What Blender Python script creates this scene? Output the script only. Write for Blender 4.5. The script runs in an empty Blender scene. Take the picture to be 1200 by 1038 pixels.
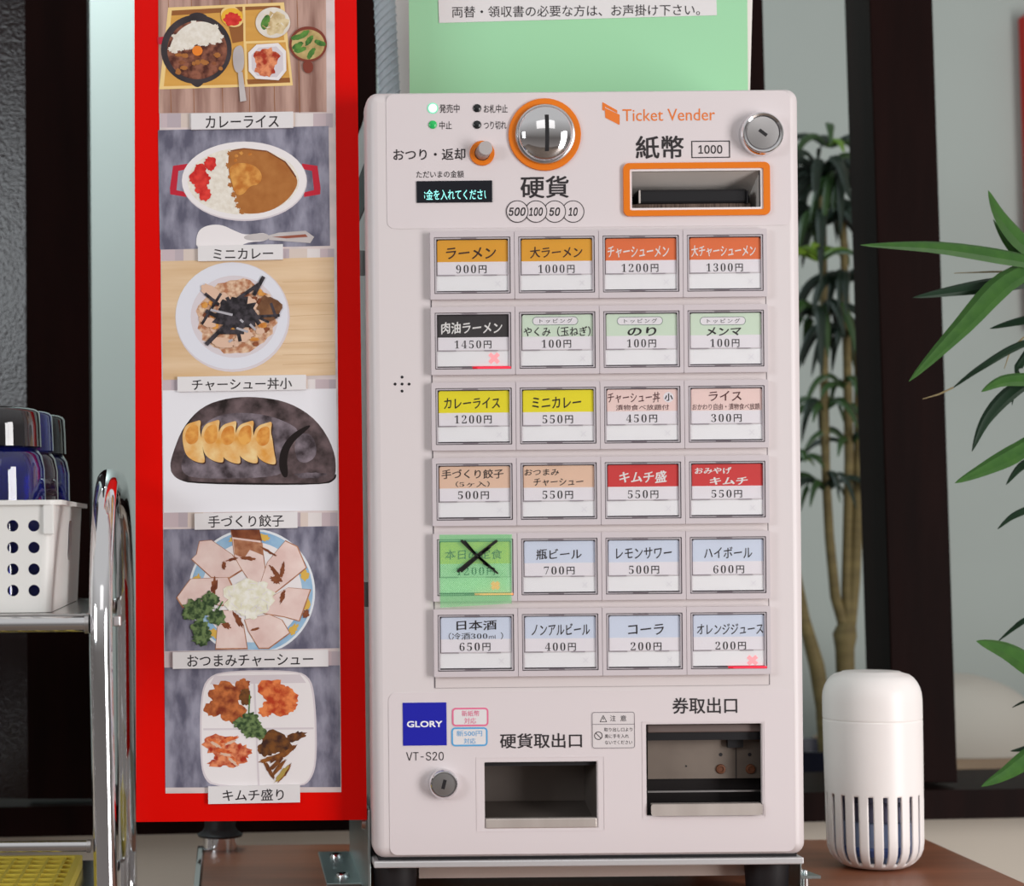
import bpy, bmesh, math, random
from mathutils import Vector, Matrix
from mathutils.geometry import tessellate_polygon

C = bpy.context.scene.collection
PI = math.pi
# ------------------------------------------------------------------ camera
D = 1.6            # camera to the machine's face, metres
S = 1500.0         # photograph pixels per metre on that face
PX, PY = 270.0, 620.0   # foot of the optical axis in the 1200 x 1038 picture
ROLL = math.radians(0.55)
CZ = 1.0           # eye height; the table top is 0.30 lower
cam_d = bpy.data.cameras.new('camera')
cam = bpy.data.objects.new('camera', cam_d); C.objects.link(cam)
cam.matrix_world = (Matrix.Translation((0, -D, CZ)) @ Matrix.Rotation(PI/2, 4, 'X') @ Matrix.Rotation(-ROLL, 4, 'Z'))
cam_d.sensor_width = 36.0
cam_d.lens = 36.0 * S * D / 1200.0
cam_d.shift_x = (600 - PX) / 1200.0
cam_d.shift_y = (PY - 519) / 1200.0
cam_d.clip_start = 0.05
cam_d.dof.use_dof = True
cam_d.dof.focus_distance = D + 0.03
cam_d.dof.aperture_fstop = 7.0
bpy.context.scene.camera = cam

def srgb(r, g, b):
    def l(c):
        c /= 255.0
        return c/12.92 if c <= 0.04045 else ((c+0.055)/1.055)**2.4
    return (l(r), l(g), l(b), 1.0)

# ------------------------------------------------------------------ light
scn = bpy.context.scene
scn.view_settings.view_transform = 'Standard'
scn.view_settings.look = 'None'
scn.view_settings.gamma = 1.0
scn.view_settings.use_curve_mapping = False
scn.view_settings.exposure = 0.0
w = bpy.data.worlds.new('world'); scn.world = w; w.use_nodes = True
nt = w.node_tree; bgn = nt.nodes['Background']
tc = nt.nodes.new('ShaderNodeTexCoord'); sp = nt.nodes.new('ShaderNodeSeparateXYZ')
mr = nt.nodes.new('ShaderNodeMapRange'); cr = nt.nodes.new('ShaderNodeValToRGB')
nt.links.new(tc.outputs['Generated'], sp.inputs[0]); nt.links.new(sp.outputs['Z'], mr.inputs[0])
mr.inputs[1].default_value = -1; mr.inputs[2].default_value = 1
nt.links.new(mr.outputs[0], cr.inputs[0])
cr.color_ramp.elements[0].position = 0.25; cr.color_ramp.elements[0].color = (0.50, 0.45, 0.43, 1)
cr.color_ramp.elements[1].position = 0.80; cr.color_ramp.elements[1].color = (0.95, 0.94, 0.94, 1)
e = cr.color_ramp.elements.new(0.50); e.color = (0.22, 0.20, 0.19, 1)
e = cr.color_ramp.elements.new(0.62); e.color = (0.55, 0.53, 0.52, 1)
nt.links.new(cr.outputs[0], bgn.inputs[0]); bgn.inputs[1].default_value = 0.62

def area(name, loc, target, sx, sy, power, col):
    l = bpy.data.lights.new(name, 'AREA'); l.shape = 'RECTANGLE'; l.size = sx; l.size_y = sy
    l.energy = power; l.color = col
    o = bpy.data.objects.new(name, l); C.objects.link(o); o.location = loc
    o.rotation_euler = (Vector(target)-Vector(loc)).to_track_quat('-Z', 'Y').to_euler()
    return o
area('left_window_light', (-2.3, -1.9, 1.62), (0.2, 0.1, 0.9), 0.9, 0.8, 26, (0.90, 0.96, 1.0))
area('right_window_light', (2.3, -2.25, 0.95), (0.2, 0.0, 0.85), 0.34, 1.8, 21, (1.0, 0.975, 0.97))
area('right_window_light', (2.3, -1.62, 0.95), (0.2, 0.0, 0.85), 0.62, 1.8, 37, (1.0, 0.975, 0.97))
area('ceiling_light', (0.6, -2.7, 2.6), (0.35, 0.0, 0.8), 1.8, 0.9, 4, (1.0, 0.965, 0.95))
area('wall_fill_light', (-0.30, 0.80, 2.15), (-0.17, 1.15, 1.62), 0.3, 0.2, 9.5, (0.80, 0.96, 1.0))  # unseen lamp added to brighten the wall strip at left

# ------------------------------------------------------------------ picture pixels to places
SR, CR_ = math.sin(ROLL), math.cos(ROLL)
def U(px, py):
    dx, dy = px-PX, py-PY
    return dx*CR_ - dy*SR, dx*SR + dy*CR_
def W(px, py, Y=0.0):
    ux, uy = U(px, py); k = (D+Y)/D/S
    return Vector((ux*k, Y, CZ - uy*k))
def XZ(px, py, Y=0.0):
    p = W(px, py, Y); return (p.x, p.z)

# ------------------------------------------------------------------ materials
MATS = {}
def mat(name, col, rough=0.5, metal=0.0, spec=0.5, emit=0.0, trans=0.0, coat=0.0, bump=None, noise=None, alpha=1.0, ior=1.45):
    """bump=(scale, strength); noise=(scale, second colour, detail, contrast, stretch)"""
    if name in MATS: return MATS[name]
    m = bpy.data.materials.new(name); m.use_nodes = True
    n = m.node_tree.nodes; L = m.node_tree.links; b = n['Principled BSDF']
    c = srgb(*col)
    b.inputs['Base Color'].default_value = c
    b.inputs['Roughness'].default_value = rough; b.inputs['Metallic'].default_value = metal
    b.inputs['Specular IOR Level'].default_value = spec; b.inputs['IOR'].default_value = ior
    b.inputs['Transmission Weight'].default_value = trans; b.inputs['Coat Weight'].default_value = coat
    b.inputs['Alpha'].default_value = alpha
    if emit:
        b.inputs['Emission Color'].default_value = c; b.inputs['Emission Strength'].default_value = emit
    if noise or bump:
        t = n.new('ShaderNodeTexCoord'); mp = n.new('ShaderNodeMapping')
        L.new(t.outputs['Object'], mp.inputs[0])
    if noise:
        if len(noise) > 4: mp.inputs['Scale'].default_value = noise[4]
        nz = n.new('ShaderNodeTexNoise'); nz.inputs['Scale'].default_value = noise[0]; nz.inputs['Detail'].default_value = noise[2]
        L.new(mp.outputs[0], nz.inputs['Vector'])
        r = n.new('ShaderNodeValToRGB'); k = noise[3]
        r.color_ramp.elements[0].position = 0.5-k; r.color_ramp.elements[1].position = 0.5+k
        r.color_ramp.elements[0].color = c; r.color_ramp.elements[1].color = srgb(*noise[1])
        L.new(nz.outputs['Fac'], r.inputs[0]); L.new(r.outputs[0], b.inputs['Base Color'])
    if bump:
        nb = n.new('ShaderNodeTexNoise'); nb.inputs['Scale'].default_value = bump[0]; nb.inputs['Detail'].default_value = 4
        L.new(mp.outputs[0], nb.inputs['Vector'])
        bp = n.new('ShaderNodeBump'); bp.inputs['Strength'].default_value = bump[1]; bp.inputs['Distance'].default_value = 0.002
        L.new(nb.outputs['Fac'], bp.inputs['Height']); L.new(bp.outputs[0], b.inputs['Normal'])
    MATS[name] = m
    return m
def clear_mat(name, col, refl=0.5, rough=0.03):
    """thin clear sheet: what is behind shows through, tinted, with a fresnel sheen"""
    if name in MATS: return MATS[name]
    m = bpy.data.materials.new(name); m.use_nodes = True
    n = m.node_tree.nodes; L = m.node_tree.links; n.remove(n['Principled BSDF'])
    t = n.new('ShaderNodeBsdfTransparent'); t.inputs[0].default_value = srgb(*col)
    g = n.new('ShaderNodeBsdfGlossy'); g.inputs['Roughness'].default_value = rough
    f = n.new('ShaderNodeFresnel'); f.inputs['IOR'].default_value = 1.45
    mu = n.new('ShaderNodeMath'); mu.operation = 'MULTIPLY'; mu.inputs[1].default_value = refl
    mx = n.new('ShaderNodeMixShader')
    L.new(f.outputs[0], mu.inputs[0]); L.new(mu.outputs[0], mx.inputs[0])
    L.new(t.outputs[0], mx.inputs[1]); L.new(g.outputs[0], mx.inputs[2])
    L.new(mx.outputs[0], n['Material Output'].inputs[0])
    MATS[name] = m
    return m

paint = mat('machine paint', (221, 212, 212), 0.38)
paint2 = mat('machine plate', (222, 212, 213), 0.36)
bezelm = mat('bezel plastic', (207, 197, 200), 0.36)
ink = mat('black ink', (40, 34, 37), 0.5)
dark = mat('dark gap', (22, 20, 24), 0.6)
orange = mat('orange plastic', (230, 120, 8), 0.35)
orange_ink = mat('orange ink', (233, 122, 40), 0.5)
chrome = mat('chrome', (228, 228, 230), 0.06, 1.0)
satin = mat('satin metal', (205, 203, 203), 0.28, 1.0)
steel = mat('brushed steel', (206, 197, 190), 0.4, 0.45, noise=(40, (186, 176, 169), 3, 0.2, (1, 1, 0.05)))
steel_dark = mat('inner steel', (128, 116, 106), 0.5, 0.4, noise=(14, (100, 90, 82), 4, 0.2))
zinc = mat('zinc plate', (165, 178, 178), 0.34, 1.0)
black_plastic = mat('black plastic', (26, 25, 28), 0.35)
rubber = mat('black rubber', (30, 28, 30), 0.55)
white_card = mat('white card', (250, 249, 251), 0.6)
paper = mat('white paper', (226, 222, 222), 0.7)
pane = clear_mat('clear plastic', (255, 255, 255), 0.35)
edge = mat('clear plastic edge', (206, 198, 203), 0.10, 0.25)
darkwood = mat('dark stained wood', (28, 12, 10), 0.5, spec=0.05, bump=(38, 0.08), noise=(9, (19, 8, 7), 4, 0.2, (4, 4, 0.6)))

# ------------------------------------------------------------------ mesh building
class MB:
    def __init__(s): s.v = []; s.f = []; s.m = []; s.sm = []
    def add(s, vs, fs, m, smooth=False):
        o = len(s.v); s.v += [tuple(v) for v in vs]
        for f in fs: s.f.append([i+o for i in f]); s.m.append(m); s.sm.append(smooth)
        return s
    def box(s, a, b, m, bev=0.0):
        x0, y0, z0 = [min(p, q) for p, q in zip(a, b)]; x1, y1, z1 = [max(p, q) for p, q in zip(a, b)]
        if bev <= 0:
            vs = [(x, y, z) for x in (x0, x1) for y in (y0, y1) for z in (z0, z1)]
            fs = [(0,1,3,2), (4,6,7,5), (0,4,5,1), (2,3,7,6), (0,2,6,4), (1,5,7,3)]
            return s.add(vs, fs, m)
        bm = bmesh.new(); bmesh.ops.create_cube(bm, size=1)
        for v in bm.verts: v.co = Vector(((x0+x1)/2+v.co.x*(x1-x0), (y0+y1)/2+v.co.y*(y1-y0), (z0+z1)/2+v.co.z*(z1-z0)))
        bmesh.ops.bevel(bm, geom=bm.edges[:], offset=bev, segments=2, affect='EDGES', profile=0.5)
        return s.bm(bm, m, False)
    def bm(s, bm, m, smooth):
        bm.verts.index_update()
        s.add([v.co[:] for v in bm.verts], [[v.index for v in f.verts] for f in bm.faces], m, smooth); bm.free(); return s
    def plate(s, outer, holes, yf, yb, m, mside=None, back=True):
        """outline in (x, z) with holes, between depths yf (front) and yb"""
        loops = [outer]+list(holes)
        pts = [p for l in loops for p in l]
        tris = tessellate_polygon([[Vector((p[0], p[1], 0)) for p in l] for l in loops])
        fr = []
        for t in tris:
            a, b, c = [pts[i] for i in t]
            if (b[0]-a[0])*(c[1]-a[1])-(b[1]-a[1])*(c[0]-a[0]) < 0: t = (t[0], t[2], t[1])
            fr.append(tuple(t))
        s.add([(p[0], yf, p[1]) for p in pts], fr, m)
        if yb is not None:
            if back: s.add([(p[0], yb, p[1]) for p in pts], [f[::-1] for f in fr], mside or m)
            for l in loops:
                k = len(l); vs = [(p[0], yf, p[1]) for p in l]+[(p[0], yb, p[1]) for p in l]
                s.add(vs, [(i, k+i, k+(i+1) % k, (i+1) % k) for i in range(k)], mside or m)
        return s
    def poly(s, pts, y, m):
        return s.plate(pts, [], y, None, m)
    def lathe(s, prof, c, m, axis='Z', n=32, smooth=True, sx=1.0, sy=1.0):
        """prof: (radius, height) pairs"""
        vs = []; fs = []
        for r, h in prof:
            for i in range(n):
                a = 2*PI*i/n; p, q = r*math.cos(a)*sx, r*math.sin(a)*sy
                vs.append((c[0]+p, c[1]+q, c[2]+h) if axis == 'Z' else (c[0]+p, c[1]+h, c[2]+q) if axis == 'Y' else (c[0]+h, c[1]+p, c[2]+q))
        for k in range(len(prof)-1):
            for i in range(n):
                j = (i+1) % n; fs.append((k*n+i, k*n+j, (k+1)*n+j, (k+1)*n+i))
        if prof[0][0] > 1e-6: fs.append(tuple(range(n))[::-1])
        if prof[-1][0] > 1e-6: fs.append(tuple((len(prof)-1)*n+i for i in range(n)))
        return s.add(vs, fs, m, smooth)
    def tube(s, path, r, m, n=14, smooth=True, radii=None):
        path = [Vector(p) for p in path]; vs = []; fs = []
        t0 = (path[1]-path[0]).normalized()
        u = t0.orthogonal().normalized()
        for i, p in enumerate(path):
            t = (path[min(i+1, len(path)-1)]-path[max(i-1, 0)]).normalized()
            u = (u - t*u.dot(t)).normalized(); v = t.cross(u)
            rr = radii[i] if radii else r
            for k in range(n):
                a = 2*PI*k/n; vs.append(p+u*math.cos(a)*rr+v*math.sin(a)*rr)
        for i in range(len(path)-1):
            for k in range(n):
                j = (k+1) % n; fs.append((i*n+k, i*n+j, (i+1)*n+j, (i+1)*n+k))
        fs.append(tuple(range(n))[::-1]); fs.append(tuple((len(path)-1)*n+k for k in range(n)))
        return s.add(vs, fs, m, smooth)
    def build(s, name, parent=None, mods=None, sharp=40, org=None):
        me = bpy.data.meshes.new(name)
        off = Vector((0, 0, 0))
        if parent is not None: off = root_of(parent)
        elif org is not None: off = Vector(org)
        else:
            xs = [v[0] for v in s.v]; ys = [v[1] for v in s.v]; zs = [v[2] for v in s.v]
            off = Vector(((min(xs)+max(xs))/2, (min(ys)+max(ys))/2, min(zs)))
        me.from_pydata([tuple(Vector(v)-off) for v in s.v], [], s.f)
        mats = []
        for m in s.m:
            if m not in mats: mats.append(m)
        for m in mats: me.materials.append(m)
        me.polygons.foreach_set('material_index', [mats.index(m) for m in s.m])
        me.polygons.foreach_set('use_smooth', s.sm)
        me.validate(); me.update()
        if any(s.sm): me.set_sharp_from_angle(angle=math.radians(sharp))
        o = bpy.data.objects.new(name, me); C.objects.link(o)
        if parent is not None: o.parent = parent
        else: o.location = off
        return o
def root_of(o):
    p = Vector((0, 0, 0))
    while o is not None: p += o.location; o = o.parent
    return p
def thing(name, label, cat, loc, group=None):
    o = bpy.data.objects.new(name, None); C.objects.link(o); o.location = loc; o.empty_display_size = 0.02
    return tag(o, label, cat, group)
def tag(o, label, cat, group=None, kind=None):
    o['label'] = label; o['category'] = cat
    if group: o['group'] = group
    if kind: o['kind'] = kind
    return o
def struct(o, label, cat): return tag(o, label, cat, kind='structure')

def rrect(x0, z0, x1, z1, r, n=5):
    x0, x1 = min(x0, x1), max(x0, x1); z0, z1 = min(z0, z1), max(z0, z1); p = []
    if r <= 0: return [(x0, z0), (x1, z0), (x1, z1), (x0, z1)]
    for cx, cz, a in ((x1-r, z0+r, -90), (x1-r, z1-r, 0), (x0+r, z1-r, 90), (x0+r, z0+r, 180)):
        for k in range(n+1):
            t = math.radians(a+90*k/n); p.append((cx+r*math.cos(t), cz+r*math.sin(t)))
    return p
def R(px0, py0, px1, py1, Y=0.0):
    """picture rectangle -> upright (x0, z0, x1, z1) on the plane at depth Y"""
    k = (D+Y)/D/S; x, z = XZ((px0+px1)/2, (py0+py1)/2, Y); a, b = (px1-px0)*k/2, (py1-py0)*k/2
    return x-a, z-b, x+a, z+b
def circle(x, z, r, n=32): return [(x+r*math.cos(2*PI*i/n), z+r*math.sin(2*PI*i/n)) for i in range(n)]
def ring(mb, x, z, ro, ri, y, m, n=40): mb.plate(circle(x, z, ro, n), [circle(x, z, ri, n)], y, None, m)
def line(mb, a, b, wd, y, m):
    a, b = Vector(a), Vector(b); t = (b-a).normalized(); nn = Vector((-t.y, t.x))*wd/2
    mb.poly([tuple(a-nn), tuple(b-nn), tuple(b+nn), tuple(a+nn)], y, m)
def outline(mb, x0, z0, x1, z1, r, wd, y, m):
    mb.plate(rrect(x0, z0, x1, z1, r), [rrect(x0+wd, z0+wd, x1-wd, z1-wd, max(r-wd, 0.0001))], y, None, m)

TXT = {}
try:
    FONT = bpy.data.fonts.load(bpy.utils.system_resource('DATAFILES', path='fonts')+'/Inter.woff2')
except Exception:
    FONT = None
def glyphs(s, bold=0.0, shear=0.0, space=1.0, tilt=0.0):
    key = (s, bold, shear, space, tilt)
    if key in TXT: return TXT[key]
    def ev(t):
        c = bpy.data.curves.new('t', 'FONT'); c.body = t; c.shear = shear; c.space_character = space; c.resolution_u = 3
        if FONT and all(ord(q) < 128 for q in t) and t[:1] not in 'TG': c.font = FONT
        if len(t) == 1 and 0x1d7ce <= ord(t) <= 0x1d7d7: c.offset = -0.012
        o = bpy.data.objects.new('t', c); C.objects.link(o); bpy.context.view_layer.update()
        me = bpy.data.meshes.new_from_object(o.evaluated_get(bpy.context.evaluated_depsgraph_get()))
        a, b = [(v.co.x, v.co.y) for v in me.vertices], [tuple(f.vertices) for f in me.polygons]
        bpy.data.objects.remove(o); bpy.data.curves.remove(c); bpy.data.meshes.remove(me)
        return a, b
    def fat(a, b, d):       # overprint the strokes a little to each side
        if d <= 0.002 or not a: return a, b
        d *= 1.0 if tilt else 0.8
        if tilt: offs = ((0, 0), (d*1.1, d*0.7), (-d*1.1, -d*0.7), (d*0.4, -d*0.5), (-d*0.4, d*0.5))
        else: offs = ((0, 0), (d, d), (-d, d), (d, -d), (-d, -d))
        va, fb = [], []
        for ox, oy in offs:
            k = len(va); va += [(p[0]+ox, p[1]+oy, len(va)//len(a)) for p in a]; fb += [tuple(i+k for i in f) for f in b]
        return va, fb
    if not tilt: TXT[key] = fat(*ev(s), bold); return TXT[key]
    vs, fs, x = [], [], 0.0        # brush hand: every sign on its own, strokes rising to the right
    for ch in s:
        dig = 0x1d7ce <= ord(ch) <= 0x1d7d7
        a, b = ev(ch); a, b = fat(a, b, 0 if dig else bold)
        if ch == '円' and tilt < 0.01: a = [(p[0]*0.86, (p[1]+0.08)*0.80-0.01)+tuple(p[2:]) for p in a]
        if a:
            x0, x1 = min(p[0] for p in a), max(p[0] for p in a); cx = (x0+x1)/2
            o = len(vs); vs += [(x+p[0], p[1]+(0 if dig else tilt)*(p[0]-cx), p[2] if len(p) > 2 else 0) for p in a]; fs += [tuple(i+o for i in f) for f in b]
        x += 1.0*space if ord(ch) > 0x2000 and not dig else 0.62*space
    TXT[key] = (vs, fs); return TXT[key]
def serif(t): return ''.join(chr(0x1D7CE+int(c)) if c.isdigit() else c for c in t)
def text(mb, s, box, y, m, bold=0.0, shear=0.0, space=1.0, tilt=0.0, rot=0.0, Y=None, clip=None):
    """fit the words into a picture rectangle; y = depth of the ink"""
    vs, fs = glyphs(s, bold, shear, space, tilt)
    a0, a1 = min(p[0] for p in vs), max(p[0] for p in vs); b0, b1 = min(p[1] for p in vs), max(p[1] for p in vs)
    x0, z0, x1, z1 = R(*box, Y=y if Y is None else Y)
    cx, cz = (x0+x1)/2, (z0+z1)/2; c, sn = math.cos(rot), math.sin(rot); out = []
    for p in vs:
        u = x0+(p[0]-a0)/(a1-a0)*(x1-x0)-cx; v = z0+(p[1]-b0)/(b1-b0)*(z1-z0)-cz
        out.append((cx+u*c-v*sn, y-(p[2]*6e-6 if len(p) > 2 else 0), cz+u*sn+v*c))
    if clip:
        bm = bmesh.new(); bv = [bm.verts.new(v) for v in out]
        for f in fs:
            try: bm.faces.new([bv[i] for i in f])
            except ValueError: pass
        for xx, nn in ((clip[0], -1), (clip[1], 1)):
            bmesh.ops.bisect_plane(bm, geom=bm.verts[:]+bm.edges[:]+bm.faces[:], plane_co=(xx, 0, 0), plane_no=(nn, 0, 0), clear_outer=True)
        mb.bm(bm, m, False)
    else: mb.add(out, fs, m)

# ================================================================== the setting
tile = mat('floor tile', (120, 104, 92), 0.5, noise=(6, (104, 90, 80), 4, 0.2))
mb = MB(); mb.box((-2.5, -3.5, -0.05), (2.5, 1.35, 0), tile); struct(mb.build('floor'), 'brown floor below the tables', 'floor')
wallm = mat('grey white plaster', (168, 176, 171), 0.85, bump=(300, 0.05), noise=(3, (163, 171, 166), 3, 0.3))
mb = MB(); mb.box((-2.5, 1.15, 0), (2.5, 1.25, 2.7), wallm); struct(mb.build('wall_back'), 'pale grey plaster wall behind the dark posts', 'wall')
low = mat('beige plaster', (204, 195, 181), 0.8, noise=(4, (195, 186, 173), 3, 0.3))
mb = MB(); mb.box((-2.5, 0.56, 0), (2.5, 0.62, 0.698), low); struct(mb.build('wall_partition'), 'low beige wall under the dark wooden sill', 'wall')
# sill of dark wood
def bar(mb, px0, px1, pytop0, pytop1, h, y0, y1, dep, m):
    a = W(px0, pytop0, y0); b = W(px1, pytop1, y1); vs = []
    for p in (a, b):
        vs += [(p.x, p.y, p.z-h), (p.x, p.y+dep, p.z-h), (p.x, p.y+dep, p.z), (p.x, p.y, p.z)]
    mb.add(vs, [(0, 1, 2, 3), (7, 6, 5, 4), (0, 4, 5, 1), (1, 5, 6, 2), (2, 6, 7, 3), (3, 7, 4, 0)], m)
mb = MB(); bar(mb, -700, 1900, 959, 911, 0.030, 0.425, 0.54, 0.17, darkwood)
struct(mb.build('trim_1'), 'dark brown wooden sill running behind the machine', 'sill')
lacquer = mat('wrinkled dark lacquer', (26, 14, 14), 0.15, spec=0.3, bump=(260, 0.22))
def post(n, l0, l1, r0, r1, Y, dep, label, ybot=912, facet=False):
    """front face between two leaning edges: x at the top (y=0) and at y=780"""
    def at(a0, a1, py): return a0+(a1-a0)*py/780.0
    t, b = -900, ybot; mb = MB(); vs = []
    for py in (t, b):
        p = W(at(l0, l1, py), py, Y); q = W(at(r0, r1, py), py, Y)
        vs += [(p.x, Y, p.z), (q.x, Y, q.z), (q.x, Y+dep, q.z), (p.x, Y+dep, p.z)]
    mb.add(vs, [(0, 1, 2, 3), (7, 6, 5, 4), (0, 4, 5, 1), (1, 5, 6, 2), (2, 6, 7, 3), (3, 7, 4, 0)], darkwood)
    if facet:  # extra left facet, angled so the left window's reflection shows on it
        a = W(at(l0, l1, -900), -900, Y); b = W(at(l0, l1, ybot), ybot, Y); v2 = []
        for p in (a, b): v2 += [(p.x, Y, p.z), (p.x-0.12, Y+0.034, p.z), (p.x-0.12, Y+dep, p.z), (p.x, Y+dep, p.z)]
        mb.add(v2, [(0, 1, 5, 4), (1, 2, 6, 5), (0, 3, 2, 1)], lacquer)
    o = mb.build(n); struct(o, label, 'post')
    if not facet: bv = o.modifiers.new('highlight bevel', 'BEVEL'); bv.width = 0.0014; bv.segments = 2  # thin bevel added so the post edge shows a highlight line
post('trim_2', 1019, 1044, 1093, 1118, 0.52, 0.085, 'dark brown wooden post between the machine and the palm leaves', 917)
post('trim_3', 815, 835, 894, 914, 0.50, 0.085, 'dark brown wooden post half hidden behind the right of the green notice', 922)
post('trim_4', 355, 361, 441, 447, 0.48, 0.085, 'dark wooden post between the red board and the grey hose', 932)
post('trim_5', 29, 32, 102, 107, 0.47, 0.04, 'broad near-black wooden post at far left behind the trolley', 936, True)

# ================================================================== the table
wood_top = mat('brown table top', (158, 98, 68), 0.42, noise=(5, (124, 76, 53), 6, 0.25, (1, 9, 9)))
table = thing('counter_table', 'brown wood-grain table top carrying the ticket machine', 'table', (0.31, 0.1, 0))
zt = CZ-0.30
TL, TR, TB, TF = -0.028, 0.657, 0.346, -0.16
mb = MB(); mb.box((TL, TF, zt-0.028), (TR, TB, zt), wood_top, 0.0015); mb.build('tabletop', table)
mb = MB(); mb.box((TL-0.006, TF, zt-0.030), (TL-0.0002, TB-0.01, zt+0.0012), chrome, 0.001); mb.build('edge_trim', table)['label'] = 'chrome strip along the left table edge'
for x in (TL+0.05, TR-0.05):
    for y in (TF+0.05, TB-0.05):
        mb = MB(); mb.box((x-0.015, y-0.015, 0), (x+0.015, y+0.015, zt-0.028), black_plastic, 0.002); mb.build('leg', table)
# black capped chrome stub at the rear left corner
p = W(258, 986, 0.32)
cap = thing('stub_post', 'small black-capped chrome stub at the rear left table corner', 'post cap', (p.x, p.y, zt))
mb = MB(); mb.lathe([(0.016, 0), (0.016, 0.012), (0.0, 0.012)], (p.x, p.y, zt), chrome, n=24); mb.build('collar', cap)
mb = MB(); mb.lathe([(0.0, 0.012), (0.0205, 0.0125), (0.0215, 0.0145), (0.017, 0.017), (0.0145, 0.021), (0.0145, 0.034), (0.0, 0.035)], (p.x, p.y, zt), rubber, n=28); mb.build('cap', cap)

# ================================================================== the ticket machine
_a = R(432, 105, 941, 1004)
mx0, mz0, mx1, mz1 = _a
mx0 = XZ(434, 600)[0]; mx1 = XZ(941.5, 600)[0]
machine = thing('ticket_machine', 'white meal ticket vending machine with twenty-four labelled buttons in the centre', 'ticket machine', ((mx0+mx1)/2, 0.12, zt))
DR = 0.0085
def make_front():
    mb = MB()
    holes = [rrect(*R(568, 892.5, 700, 970), 0.0008), rrect(*R(757.5, 848, 893, 955), 0.0008), rrect(*R(740, 200, 891, 244), 0.001)]
    inner = rrect(mx0+DR, mz0+DR, mx1-DR, mz1-DR, 0.0007, 5)
    mb.plate(inner, holes, 0.0, None, paint)
    for h in holes:
        k = len(h); mb.add([(p[0], 0, p[1]) for p in h]+[(p[0], 0.004, p[1]) for p in h], [(i, k+i, k+(i+1) % k, (i+1) % k) for i in range(k)], paint)
    rings = []
    for t in range(0, 7):
        a = t/6*PI/2; ins = DR*(1-math.sin(a)); y = DR*(1-math.cos(a))
        rings.append([(q[0], y, q[1]) for q in rrect(mx0+ins, mz0+ins, mx1-ins, mz1-ins, 0.0092-ins, 5)])
    rings.append([(q[0], 0.034, q[1]) for q in rrect(mx0, mz0, mx1, mz1, 0.0092, 5)])
    k = len(rings[0]); vs = [v for r in rings for v in r]
    fs = [(j*k+i, (j+1)*k+i, (j+1)*k+(i+1) % k, j*k+(i+1) % k) for j in range(len(rings)-1) for i in range(k)]
    mb.add(vs, [f[::-1] for f in fs], paint, True)
    return mb
make_front().build('front_panel', machine)
# steel housing behind the door
mb = MB()
hx0, hx1, hz0, hz1 = mx0+0.003, mx1-0.003, mz0+0.004, mz1-0.004
bodym = mat('housing steel', (196, 206, 206), 0.4)
recess = [R(567, 891, 701, 971), R(756.5, 847, 894, 956), R(739, 199, 892, 245)]
mb.plate(rrect(hx0, hz0, hx1, hz1, 0.002), [rrect(*r, 0) for r in recess], 0.0345, None, bodym)
mb.box((hx0, 0.0345, hz0), (hx0+0.0015, 0.27, hz1), bodym); mb.box((hx1-0.0015, 0.0345, hz0), (hx1, 0.27, hz1), bodym)
mb.box((hx0, 0.0345, hz1-0.0015), (hx1, 0.27, hz1), bodym); mb.box((hx0, 0.0345, hz0), (hx1, 0.27, hz0+0.0015), bodym)
mb.box((hx0, 0.2685, hz0), (hx1, 0.27, hz1), bodym); mb.build('housing', machine)
mb = MB()
zs0, zs1 = XZ(430, 227)[1], XZ(430, 172)[1]
mb.box((hx0-0.0006, 0.05, zs0), (hx0+0.0001, 0.15, zs1), dark, 0.0003); mb.build('dark_slot', machine)  # flat dark plate stands for the shade inside an open slot
for py in (145, 245, 880, 930):
    mb = MB(); mb.lathe([(0, -0.0012), (0.003, -0.001), (0.0032, 0)], (hx0, 0.06, XZ(430, py)[1]), satin, 'X', 12); mb.build('side_screw', machine)
# thin raised plates of the door
e1, e2, e3 = -0.0004, -0.0006, -0.0008
bill_hole = [rrect(*R(740, 200, 891, 244), 0.001)]
mb = MB(); mb.plate(rrect(*R(453, 108.5, 926, 266), 0.006), bill_hole, e1, 0.0, paint2, back=False); mb.build('upper_plate', machine)
mb = MB(); mb.plate(rrect(*R(456, 809.5, 931, 999.5), 0.006), [rrect(*R(567, 891.5, 701, 971), 0.0008), rrect(*R(756.5, 847, 894, 956), 0.0008)], e1, 0.0, paint2, back=False); mb.build('lower_plate', machine)
# ---- door lettering
def letters(s, box, m=ink, bold=0.012, y=e2, **k):
    mb = MB(); text(mb, s, box, y, m, bold, **k); return mb.build('lettering', machine)
letters('発売中', (515, 122, 538.5, 132.3), bold=0.004); letters('中止', (515, 142, 529.5, 151.5), bold=0.004)
letters('お札中止', (567, 122.5, 595, 132.3), bold=0.004); letters('つり切れ', (567, 142, 593.5, 151.5), bold=0.004)
letters('おつり・返却', (461, 174, 545.3, 187.7), bold=0.012)
letters('ただいまの金額', (488, 200, 543.5, 208.3), bold=0.004)
letters('硬貨', (610, 206, 666.5, 232), bold=0.016); letters('紙幣', (745, 159, 801.3, 186), bold=0.016)
letters('硬貨取出口', (586, 859, 682, 876.5), bold=0.014); letters('券取出口', (788, 817, 864, 836), bold=0.014)
letters('VT-S20', (476, 881, 520, 891), bold=0.0)
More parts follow.
